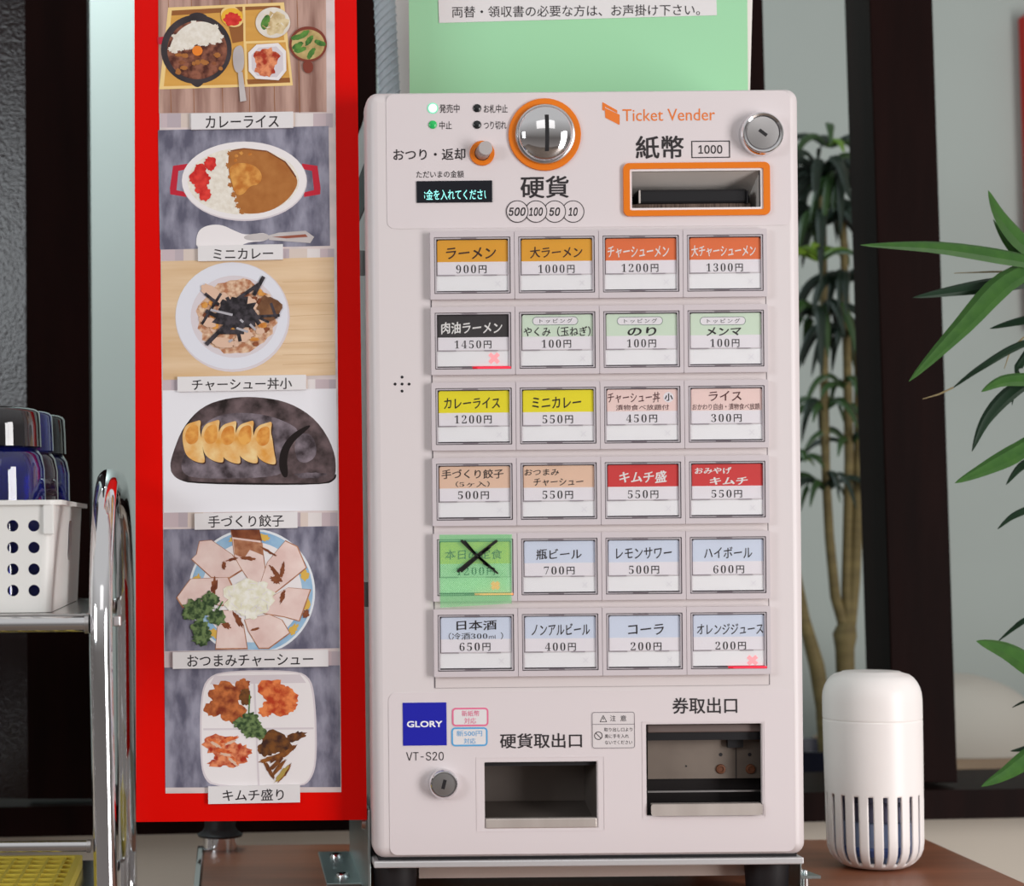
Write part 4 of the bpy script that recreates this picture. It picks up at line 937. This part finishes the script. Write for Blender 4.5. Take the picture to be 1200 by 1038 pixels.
mb.plate([(a.x, zt+0.0003), (b.x, zt+0.0003), (c.x, c.z), (d.x, d.z)], [], 0.328, 0.336, mat('pale panel', (206, 200, 196), 0.5))
tag(mb.build('pale_panel'), 'pale grey panel edge showing between hose and green notice', 'panel')

# ================================================================== trolley
NY, FY = -0.10, 0.25
lx = W(118.5, 800, NY).x; tr = 0.0086
trolley = thing('chrome_trolley', 'chrome tube trolley at far left carrying the white basket', 'trolley', (lx-0.2, 0.07, 0))
def bow(x, sgn):
    ztop = W(118, 556, NY).z; rad = 0.13; path = [(x+0.004, NY, 0.06)]; path += [(x+0.002, NY, ztop-0.3), (x, NY, ztop-rad)]
    for k in range(1, 9): a = k/8*PI/2; path.append((x, NY+rad-rad*math.cos(a), ztop-rad+rad*math.sin(a)))
    for k in range(0, 9): a = k/8*PI/2; path.append((x, FY-rad+rad*math.sin(a), ztop-rad+rad*math.cos(a)))
    path += [(x, FY, ztop-0.3), (x, FY, 0.06)]
    mb = MB(); mb.tube(path, tr, chrome, 20); return mb
lx2 = lx-0.52
bow(lx, 1).build('end_frame', trolley); bow(lx2, -1).build('end_frame', trolley)
def rail(py, y, r, nm, z=None):
    zz_ = W(50, py, y).z if z is None else z; mb = MB(); mb.tube([(lx2, y, zz_), (lx-0.009, y, zz_)], r, chrome, 16)
    mb.tube([(lx-0.0115, y, zz_), (lx-0.0085, y, zz_)], r*1.2, satin, 16); mb.build(nm, trolley); return zz_
z1 = rail(731.5, NY, 0.0058, 'shelf_rail'); rail(0, FY, 0.0058, 'shelf_rail', z1)
z2 = rail(991.5, NY, 0.0042, 'guard_rail')
z3 = CZ-0.297; rail(0, NY, 0.0042, 'shelf_rail', z3-0.006); rail(0, FY, 0.0042, 'shelf_rail', z3-0.006)
shelf_m = mat('shelf steel', (188, 186, 184), 0.22, 1.0)
sz1 = z1+0.0075; mb = MB(); mb.box((lx2+0.01, NY+0.004, sz1-0.003), (lx-0.0095, FY-0.004, sz1), shelf_m, 0.001); mb.build('shelf', trolley)
sz2 = z3; mb = MB(); mb.box((lx2+0.01, NY+0.004, sz2-0.003), (lx-0.0095, FY-0.004, sz2), shelf_m, 0.001); mb.build('shelf', trolley)
mb = MB(); r = W(134, 727, NY+0.06); mb.box((lx+0.006, NY+0.05, r.z-0.004), (lx+0.012, NY+0.06, r.z+0.004), satin, 0.001); mb.build('clip', trolley)
for x in (lx, lx2):
    for y in (NY, FY):
        mb = MB(); mb.lathe([(0.004, -0.012), (0.028, -0.012), (0.03, -0.008), (0.03, 0.008), (0.028, 0.012), (0.004, 0.012)], (x, y, 0.0302), rubber, 'X', 28)
        mb.box((x-0.016, y-0.014, 0.0302+0.004), (x-0.0135, y+0.014, 0.066), satin); mb.box((x+0.0135, y-0.014, 0.034), (x+0.016, y+0.014, 0.066), satin); mb.box((x-0.016, y-0.014, 0.064), (x+0.016, y+0.014, 0.067), satin); mb.build('caster', trolley)
# ---- white basket
bk = mat('white basket plastic', (228, 226, 222), 0.42)
kb0, kb1 = NY+0.02, FY-0.05
bxr_t, bxr_b = W(66, 600, kb0).x+0.0005, W(63, 716, kb0).x-0.0075
btop = W(40, 588.5, kb0).z; bbot = sz1+0.0004; bxl = bxr_t-0.30
basket = thing('storage_basket', 'white plastic basket with round holes on the trolley shelf', 'basket', (bxr_t-0.15, (kb0+kb1)/2, bbot))
wallh = btop-bbot; rc = 0.0085; th_ = 0.0022
def ins(z): return 0.0040*(1-(z-bbot)/wallh)
XR = bxr_t-0.0015
mb = MB(); holes = []
for px in (-62, -36.5, -11, 14.6, 39.4):
    for py in (616, 641.5, 667, 692): x, z = XZ(px, py, kb0); holes.append(circle(x, z, 6.8/S*0.95, 22))
out = [(bxl+ins(bbot)+rc, bbot), (XR-ins(bbot)-rc, bbot), (XR-rc, btop), (bxl+rc, btop)]
mb.plate(out, holes, 0.0, th_, bk)
mb.v = [(v[0], kb0+ins(v[2])+v[1], v[2]) for v in mb.v]
mb.build('front_wall', basket)
mb = MB()      # right wall with a long slot
sl = rrect(kb0+(kb1-kb0)*0.50, bbot+wallh*0.45, kb0+(kb1-kb0)*0.62, bbot+wallh*0.84, 0.007)
mb.plate([(kb0+ins(bbot)+rc, bbot), (kb1-ins(bbot)-rc, bbot), (kb1-rc, btop), (kb0+rc, btop)], [sl], 0, th_, bk)
mb.v = [(XR-ins(v[2])-v[1], v[0], v[2]) for v in mb.v]; mb.f = [f[::-1] for f in mb.f]
for cyy, a0 in ((0, -90), (1, 0)):      # rounded upright corners
    vs = []; n = 8
    for z in (bbot, btop):
        for k in range(n+1):
            a = math.radians(a0+90*k/n); cx = XR-ins(z)-rc; cy = kb0+ins(z)+rc if cyy == 0 else kb1-ins(z)-rc
            vs.append((cx+rc*math.cos(a), cy+rc*math.sin(a), z))
    mb.add(vs, [(k, k+1, n+2+k, n+1+k) for k in range(n)], bk, True)
mb.build('side_wall', basket)
mb = MB(); mb.box((bxl+rc, kb1-ins(bbot)-th_, bbot+0.002), (XR-rc-ins(bbot), kb1-ins(bbot), btop), bk); mb.build('back_wall', basket)
mb = MB(); mb.box((bxl, kb0+0.01, bbot+0.002), (bxl+0.0022, kb1, btop), bk); mb.build('side_wall', basket)
mb = MB(); mb.plate(rrect(bxl+0.012, kb0+ins(bbot)+0.0025, XR-ins(bbot)-0.0005, kb1-ins(bbot)-0.0025, rc), [], 0, 0.002, bk); mb.v = [(v[0], v[2], bbot+0.002-v[1]) for v in mb.v]; mb.build('base', basket)
mb = MB(); ro = 0.0035
mb.plate(rrect(bxl-ro, kb0-ro, bxr_t+ro, kb1+ro, 0.012), [rrect(bxl+0.003, kb0+0.003, bxr_t-0.006, kb1-0.003, 0.008)], 0, 0.0035, bk)
mb.v = [(v[0], v[2], btop+0.0017-v[1]) for v in mb.v]; mb.build('rim', basket)
mb = MB(); a = XZ(50.5, 588, kb0); b = XZ(63.5, 626, kb0); mb.box((a[0], kb0-0.0022, b[1]), (b[0], kb0+0.004, btop), bk, 0.0008); mb.build('clip', basket)
# ---- tumblers standing upside down in the basket
smoke = mat('smoke tumbler', (70, 66, 72), 0.03, spec=0.8, trans=0.9, coat=1.0); bluet = mat('blue tumbler', (48, 62, 196), 0.03, spec=0.8, trans=0.9, coat=1.0); plum = mat('plum tumbler', (126, 92, 118), 0.03, spec=0.8, trans=0.9, coat=1.0); violet = mat('violet tumbler', (92, 96, 190), 0.03, spec=0.8, trans=0.9, coat=1.0)
def tumbler(px_edge, ptop, pbot, y, rt, rb, m, label, zb=None):
    x = W(px_edge, (ptop+pbot)/2, y).x-(rt+rb)/2; zt_ = W(20, ptop, y).z; zb_ = W(20, pbot, y).z if zb is None else zb; h = zt_-zb_
    pr = [(rb, 0), (rb-(rb-rt)*0.5, h*0.5), (rt, h*0.86), (rt*0.95, h*0.94), (rt*0.86, h*0.985), (rt*0.7, h), (0, h)]
    inn = [(0, h-0.004), (rt*0.7, h-0.004), (rt*0.88, h*0.93), (rt-0.002, h*0.84), (rb-0.0022, 0)]
    mb = MB(); mb.lathe(pr+inn, (x, y, zb_), m, n=40); mb.f = [f for f in mb.f if len(f) < 10]; 
    mb.m = mb.m[:len(mb.f)]; mb.sm = mb.sm[:len(mb.f)]
    n = 40; k = (len(pr)+len(inn)-1)*n; mb.add([], [], m)
    mb.f += [[k+i, k+(i+1) % n, (i+1) % n, i] for i in range(n)]; mb.m += [m]*n; mb.sm += [True]*n
    bm = bmesh.new()
    vs = [bm.verts.new(v) for v in mb.v]
    for f in mb.f: bm.faces.new([vs[i] for i in f])
    bmesh.ops.remove_doubles(bm, verts=bm.verts, dist=1e-6); bmesh.ops.recalc_face_normals(bm, faces=bm.faces)
    m2 = MB(); m2.bm(bm, m, True); return tag(m2.build('tumbler', sharp=60), label, 'cup', 'upturned tumblers in the white basket')
zin = bbot+0.0022
yy = (kb0+0.062, kb0+0.146, kb0+0.228)
tumbler(54.0, 523, 600, yy[0], 0.0425, 0.0445, bluet, 'blue tumbler nearest the viewer, under the smoky one', zin)
tumbler(47.5, 478, 524, yy[0], 0.0405, 0.0415, smoke, 'smoky grey tumbler stacked on the nearest blue tumbler')
tumbler(68.5, 528, 600, yy[1], 0.0375, 0.0385, plum, 'plum brown tumbler, lower one of the middle stack', zin)
tumbler(62.0, 482, 529, yy[1], 0.0355, 0.0365, violet, 'violet blue tumbler topping the middle stack')
tumbler(82.0, 531.5, 600, yy[2], 0.0365, 0.0375, bluet, 'dark blue tumbler, lower one of the rear stack', zin)
tumbler(76.5, 486.5, 532.5, yy[2], 0.0345, 0.0355, smoke, 'smoky clear tumbler topping the rear stack')
# ---- yellow lattice tray on the lower shelf
ylw = mat('yellow plastic', (214, 192, 70), 0.5)
tray = thing('lattice_tray', 'yellow plastic lattice tray on the lower trolley shelf', 'tray', (lx-0.2, 0.05, sz2))
ty0, ty1 = NY+0.012, FY-0.04; tx1 = W(100, 1014, ty1).x-0.002; tx0 = tx1-0.34; tz = sz2+0.0006; th = tz+0.010
mb = MB(); mb.plate(rrect(tx0, ty0, tx1, ty1, 0.006), [rrect(tx0+0.006, ty0+0.006, tx1-0.006, ty1-0.006, 0.004)], 0, 0.010, ylw)
mb.v = [(v[0], v[2], th-v[1]) for v in mb.v]; mb.build('rim', tray)
mb = MB()
k = int((tx1-tx0)/0.0145)
for i in range(1, k): x = tx0+(tx1-tx0)*i/k; mb.box((x-0.0013, ty0+0.004, th-0.004), (x+0.0013, ty1-0.004, th-0.001), ylw)
k = int((ty1-ty0)/0.022)
for i in range(1, k): y = ty0+(ty1-ty0)*i/k; mb.box((tx0+0.004, y-0.0013, th-0.0046), (tx1-0.004, y+0.0013, th-0.0008), ylw)
mb.build('lattice', tray)

# ================================================================== air purifier
AY = 0.186
pc = W(1026, 1008, AY); ax = pc.x
sc = (D+AY)/D/S
pur = thing('air_purifier', 'small white rounded air purifier with slotted base on the table beside the machine', 'air purifier', (ax, AY, zt))
topz = W(1021, 787.5, AY).z; H = topz-zt-0.0004; z0 = zt+0.0004
pw = mat('purifier white', (250, 244, 241), 0.36)
leanx = (W(1021, 787, AY).x-ax)/H
def rad(u):      # u: 0 bottom .. 1 top
    R0 = 54.5*sc+(56.2-54.5)*sc*min(1, u/0.7)
    if u < 0.13: a = 1-u/0.13; return R0-30*sc*(1-math.sqrt(max(0, 1-a*a)))
    if u > 0.865: a = (u-0.865)/0.135; return R0-22*sc*(1-math.sqrt(max(0, 1-a*a)))
    return R0
SEG, SL = 189, 21
us = [0.0, 0.008, 0.02, 0.035, 0.05, 0.07, 0.10, 0.14, 0.2, 0.28, 0.34, 0.385, 0.395, 0.6, 0.752, 0.757, 0.762, 0.767, 0.772, 0.84, 0.87, 0.90, 0.93, 0.955, 0.975, 0.99, 1.0]
vs = []; fs = []
for u in us:
    r = rad(u)-(0.0006 if u == 0.762 else 0)
    for i in range(SEG): a = 2*PI*i/SEG; vs.append((ax+r*math.cos(a)+leanx*u*H, AY+r*math.sin(a), z0+u*H))
for k in range(len(us)-1):
    for i in range(SEG):
        w_ = SEG//SL; slot = i % w_ in (3, 4, 5)
        if slot and us[k] >= 0.035 and us[k+1] <= 0.386: continue
        j = (i+1) % SEG; fs.append((k*SEG+i, k*SEG+j, (k+1)*SEG+j, (k+1)*SEG+i))
mb = MB(); mb.add(vs, fs, pw, True)
t0 = (len(us)-1)*SEG; k = len(mb.v); rt_ = rad(1.0)
for rr, dz in ((rt_*0.96, 0.0008), (rt_*0.6, 0.0012), (0.004, 0.0012)):
    mb.v += [(ax+leanx*H+rr*math.cos(2*PI*i/SEG), AY+rr*math.sin(2*PI*i/SEG), z0+H+dz) for i in range(SEG)]
prev = t0
for q_ in range(3):
    cur = k+q_*SEG; mb.f += [[prev+i, prev+(i+1) % SEG, cur+(i+1) % SEG, cur+i] for i in range(SEG)]; mb.m += [pw]*SEG; mb.sm += [True]*SEG; prev = cur
mb.f.append([prev+i for i in range(SEG)]); mb.m.append(pw); mb.sm.append(True)
mb.f.append([i for i in range(SEG)][::-1]); mb.m.append(pw); mb.sm.append(False)
o = mb.build('shell', pur); sm_ = o.modifiers.new('thickness', 'SOLIDIFY'); sm_.thickness = 0.0022; sm_.offset = -1
blu_in = mat('purifier blue inside', (168, 188, 222), 0.4); dk_in = mat('purifier dark inside', (108, 106, 130), 0.5); db_in = mat('purifier deep blue', (92, 120, 184), 0.35)
mb = MB(); r0 = 47*sc; mb.lathe([(0, 0.004), (22*sc, 0.004), (34*sc, 0.007), (42*sc, 0.013), (r0, 0.022), (r0, 0.028), (r0*0.98, 0.028), (r0*0.98, 0.042), (r0, 0.042)], (ax+leanx*0.03, AY, z0), blu_in, n=40); mb.build('water_tank', pur)
mb = MB(); mb.lathe([(0, 0.0425), (r0*0.9, 0.0425), (r0*0.9, 0.056), (r0, 0.0565), (r0, 0.059), (r0*0.9, 0.0595), (r0*0.9, 0.078), (0, 0.078)], (ax+leanx*0.06, AY, z0), dk_in, n=36); mb.build('filter', pur)
mb = MB(); mb.lathe([(46*sc, 0.013), (48.5*sc, 0.019), (r0-0.0004, 0.0215)], (ax+leanx*0.01, AY, z0), db_in, n=36); mb.build('inner_ring', pur)

# ================================================================== plants
leafm = mat('palm leaf', (60, 102, 38), 0.5, spec=0.3, noise=(22, (48, 88, 34), 3, 0.25, (4, 4, 4)))
leafd = mat('dark palm leaf', (26, 52, 32), 0.5, spec=0.3, noise=(22, (24, 48, 30), 3, 0.25))
leafy = mat('lime palm leaf', (104, 132, 36), 0.45, noise=(20, (90, 128, 40), 3, 0.25))
dry = mat('dried leaf tip', (150, 134, 96), 0.7)
caneM = mat('palm cane', (120, 106, 66), 0.75, noise=(14, (90, 78, 46), 4, 0.2, (1, 1, 5)), bump=(40, 0.4))
def leaf(pts, wd, m, up=Vector((0, -0.35, 1)), tipw=0.12, n=14, peak=0.42, fold=0.5):
    """blade along a path of 3D points from base to tip with a raised midrib"""
    P = [Vector(p) for p in pts]; path = []
    for i in range(n+1):
        t = i/n*(len(P)-1); k = min(int(t), len(P)-2); f = t-k
        a = P[max(k-1, 0)]; b = P[k]; c = P[k+1]; d = P[min(k+2, len(P)-1)]
        path.append(0.5*((2*b)+(c-a)*f+(2*a-5*b+4*c-d)*f*f+(3*b-a-3*c+d)*f**3))
    mb = MB(); vs = []
    for i, p in enumerate(path):
        t = (path[min(i+1, n)]-path[max(i-1, 0)]).normalized(); sd = t.cross(up).normalized(); nn = sd.cross(t).normalized(); u = i/n
        h = wd/2*((u/peak)**0.55*0.65+0.35 if u < peak else max(0.0, 1-((u-peak)/(1-peak))**1.7)) + 0.0002
        vs += [p-sd*h-nn*h*fold*0.5, p-sd*h*0.5+nn*h*fold*0.25, p+nn*h*fold*0.1, p+sd*h*0.5+nn*h*fold*0.25, p+sd*h-nn*h*fold*0.5]
    fs = [(i*5+k, i*5+k+1, i*5+k+6, i*5+k+5) for i in range(n) for k in range(4)]
    mb.add(vs, fs, m, True); return mb
palm = thing('potted_palm', 'green dracaena whose long leaves reach in from the right edge', 'potted plant', (W(1265, 600, 0.22).x, 0.22, 0))
PYD = 0.20
trunks = []
tx = W(1262, 600, PYD).x
mb = MB(); mb.tube([(tx+0.02, PYD+0.02, 0.25), (tx+0.012, PYD+0.02, 0.6), (tx, PYD, 0.9), (tx-0.004, PYD, 1.08), (tx, PYD, 1.26)], 0.011, caneM, 14, radii=[0.015, 0.013, 0.012, 0.011, 0.009]); mb.build('trunk', palm)
mb = MB(); mb.lathe([(0.0, 0.0), (0.09, 0), (0.125, 0.24), (0.13, 0.25), (0.118, 0.25), (0.114, 0.235), (0, 0.235)], (tx+0.02, PYD+0.02, 0.0002), mat('pot glaze', (86, 72, 66), 0.4), n=36); mb.build('pot', palm)
def WL(px, py, dy=0.0): return W(px, py, PYD+dy)
HUBS = [(1258, 330), (1258, 480), (1258, 640), (1258, 800)]
LV = [  # (points base->tip in the picture, depth offset at the tip, width in picture pixels, material)
 ([(1262, 318), (1195, 303), (1100, 289), (1008, 287)], -0.05, 21, leafm), ([(1262, 322), (1190, 330), (1130, 338), (1070, 348.5)], -0.02, 20, leafd),
 ([(1258, 300), (1185, 325), (1125, 385), (1065, 447)], -0.06, 27, leafm), ([(1262, 390), (1200, 402), (1150, 430), (1116, 455)], 0.02, 9, leafd),
 ([(1262, 420), (1195, 452), (1158, 488), (1139, 529)], 0.0, 17, leafd), ([(1262, 440), (1210, 443), (1175, 446), (1150, 459)], -0.03, 17, leafm),
 ([(1262, 480), (1200, 524), (1160, 546), (1119, 566)], -0.05, 22, leafm), ([(1262, 500), (1215, 535), (1195, 548), (1179, 568)], 0.01, 11, leafd),
 ([(1255, 330), (1205, 288), (1175, 255), (1158, 223)], -0.03, 27, leafm), ([(1255, 335), (1208, 310), (1182, 285), (1164, 257)], 0.0, 14, leafm),
 ([(1262, 360), (1212, 372), (1185, 378), (1160, 385)], 0.02, 11, leafd), ([(1262, 810), (1215, 782), (1180, 762), (1144, 751)], -0.05, 30, leafm),
 ([(1262, 690), (1205, 724), (1188, 736), (1170, 751)], 0.02, 6, leafd), ([(1262, 570), (1205, 596), (1185, 606), (1169, 620)], 0.01, 8, leafd),
 ([(1262, 830), (1210, 882), (1182, 904), (1150, 921.5)], -0.05, 20, leafm), ([(1262, 850), (1215, 872), (1200, 877), (1184, 880)], 0.02, 8, leafd),
 ([(1262, 800), (1215, 820), (1200, 822), (1186, 829)], 0.03, 4, leafd), ([(1262, 330), (1200, 420), (1192, 440), (1186, 475)], 0.03, 10, leafd),
 ([(1262, 320), (1330, 290), (1390, 300), (1440, 350)], 0.0, 24, leafm), ([(1260, 310), (1290, 230), (1330, 190), (1380, 190)], 0.03, 24, leafm), ([(1260, 312), (1270, 220), (1280, 170), (1300, 120)], -0.03, 22, leafm), ([(1262, 315), (1310, 250), (1370, 230), (1420, 250)], -0.05, 22, leafd),
 ([(1262, 460), (1330, 440), (1390, 470), (1430, 540)], 0.0, 24, leafm), ([(1262, 800), (1330, 770), (1390, 790), (1430, 860)], 0.0, 24, leafm)]
for pts, dy, wd, m in LV:
    q = [WL(x, y, dy*i/3) for i, (x, y) in enumerate(pts)]
    leaf(q, wd*sc, m, up=Vector((0.15, -1, 0.45))).build('leaf', palm)
for pts in ([(1200, 318), (1160, 318.5), (1118, 320)], [(1117, 454), (1100, 462), (1081, 467.5)], [(1200, 395), (1184, 410), (1177, 432)]):
    mb = MB(); mb.tube([WL(x, y, 0.01) for x, y in pts], 0.0007, dry, 6, radii=[0.0009, 0.0008, 0.0003]); mb.build('dry_tip', palm)
# ---- dracaena beyond the posts
FYD = 0.86
fig = thing('cane_plant', 'dracaena with bare canes and drooping leaves between machine and post', 'potted plant', tuple(W(985, 905, FYD)))
k2 = (D+FYD)/D/S
def cane(pts, rs): mb = MB(); mb.tube([W(x, y, FYD) for x, y in pts], 0.01, caneM, 12, radii=[r*k2 for r in rs]); mb.build('cane', fig)
cane([(990, 905), (991, 800), (990, 760), (990, 744), (993, 730)], [12, 10.5, 11, 14, 10])
cane([(990, 735), (979, 700), (972, 630), (968, 560), (966, 460), (965, 320), (964, 230)], [7, 6, 5.5, 5, 5, 4.5, 4])
cane([(994, 735), (992, 690), (993, 630), (995, 540), (993, 430), (990, 330), (988, 260)], [7, 6, 5.5, 5.5, 5, 4.5, 4])
cane([(996, 735), (1001, 680), (1005, 600), (1006, 520), (1006, 400)], [7, 7, 6.5, 5, 5])
cane([(972, 905), (965, 830), (957, 780), (942, 725), (930, 660), (925, 520)], [11, 9, 9, 7, 6, 5])
rl = random.Random(5)
def whorl(px, py, n, ln, mats, droop, wd=9, dep=0.0):
    for i in range(n):
        a = 2*PI*i/n+rl.uniform(-0.3, 0.3); l = ln*rl.uniform(0.7, 1.1)*k2; d_ = droop*rl.uniform(0.6, 1.3); up_ = rl.uniform(0.25, 0.75)
        b = W(px, py, FYD+dep); dr = Vector((math.cos(a), math.sin(a)*0.9, 0))
        q = [b, b+dr*l*0.35+Vector((0, 0, l*up_*0.4)), b+dr*l*0.7+Vector((0, 0, l*(up_*0.4-d_*0.3))), b+dr*l*0.95+Vector((0, 0, l*(up_*0.3-d_)))]
        if max(v.y for v in q) > 1.14: q = [Vector((v.x, min(v.y, 1.135), v.z)) for v in q]
        leaf(q, wd*k2, rl.choice(mats), up=Vector((0.05, -0.8, 0.7))).build('leaf', fig)
fard = mat('deep green palm leaf', (22, 40, 27), 0.5, noise=(22, (16, 32, 22), 3, 0.25)); farm = mat('mid palm leaf', (48, 76, 34), 0.45, noise=(20, (36, 62, 28), 3, 0.25))  # deep and mid greens for the far plant's leaves
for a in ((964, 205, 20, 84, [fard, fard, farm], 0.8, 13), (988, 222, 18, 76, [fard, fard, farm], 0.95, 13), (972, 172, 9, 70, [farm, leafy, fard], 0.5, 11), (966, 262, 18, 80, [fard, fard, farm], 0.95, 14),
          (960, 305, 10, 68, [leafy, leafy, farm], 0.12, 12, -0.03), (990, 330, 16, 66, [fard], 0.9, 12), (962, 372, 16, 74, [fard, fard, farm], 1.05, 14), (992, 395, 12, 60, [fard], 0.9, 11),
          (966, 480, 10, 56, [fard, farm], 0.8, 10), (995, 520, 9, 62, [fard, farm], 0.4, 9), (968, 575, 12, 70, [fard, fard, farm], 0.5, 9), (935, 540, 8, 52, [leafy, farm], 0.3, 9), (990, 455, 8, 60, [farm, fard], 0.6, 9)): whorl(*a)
mb = MB(); r = W(985, 908, FYD); mb.lathe([(0, -0.25), (0.075, -0.25), (0.082, 0.030), (0.085, 0.036), (0.078, 0.036), (0.074, 0.02), (0, 0.02)], (W(972, 900, FYD).x, FYD, r.z), mat('navy pot', (24, 26, 44), 0.4), n=36); mb.build('pot', fig)

# ================================================================== things behind the sill at right
wled = W(1150, 904, 0.74)
mb = MB(); mb.box((wled.x-0.09, 0.72, 0), (wled.x+0.24, 1.1, W(1150, 893, 0.78).z), mat('pale brown ledge', (150, 124, 98), 0.6, noise=(8, (130, 104, 80), 3, 0.2)), 0.002)
tag(mb.build('wooden_ledge'), 'pale brown wooden ledge behind the sill at right', 'ledge')
lz = W(1150, 893, 0.78).z; k3 = (D+0.9)/D/S
mb = MB(); c = W(1112, 890, 0.9)
prof = [(118*k3*math.cos(a)*(1.0 if a < 0.5 else 1), 92*k3*math.sin(a)) for a in [PI/2*i/14 for i in range(15)]]
prof = [(118*k3, 0)] + prof[1:-1] + [(0, 92*k3)]
mb.lathe(prof, (c.x, 0.9, lz+0.0003), mat('white cloth', (178, 174, 164), 0.7), n=44, sy=0.7)
tag(mb.build('white_mound'), 'pale rounded cloth-like mound half hidden behind the right post', 'cloth cover')
ra, rb = W(1193.5, 22, 1.149), W(1200.5, 245, 1.149)
mb = MB(); dx = (rb.x-ra.x)/(ra.z-rb.z); zlow = ra.z-0.42
mb.add([(ra.x+0.003, 1.12, ra.z+0.002), (ra.x+dx*0.42+0.003, 1.12, zlow), (ra.x+dx*0.42+0.3, 1.12, zlow), (ra.x+0.3, 1.12, ra.z+0.02), (ra.x, 1.149, ra.z), (ra.x+dx*0.42, 1.149, zlow), (ra.x+dx*0.42+0.3, 1.149, zlow), (ra.x+0.3, 1.149, ra.z+0.01)],
       [(0, 1, 2, 3), (4, 7, 6, 5), (0, 4, 5, 1), (1, 5, 6, 2), (2, 6, 7, 3), (3, 7, 4, 0)], mat('red box', (176, 30, 20), 0.5))
tag(mb.build('red_wall_box'), 'red box edge on the back wall at the upper right corner', 'wall box')
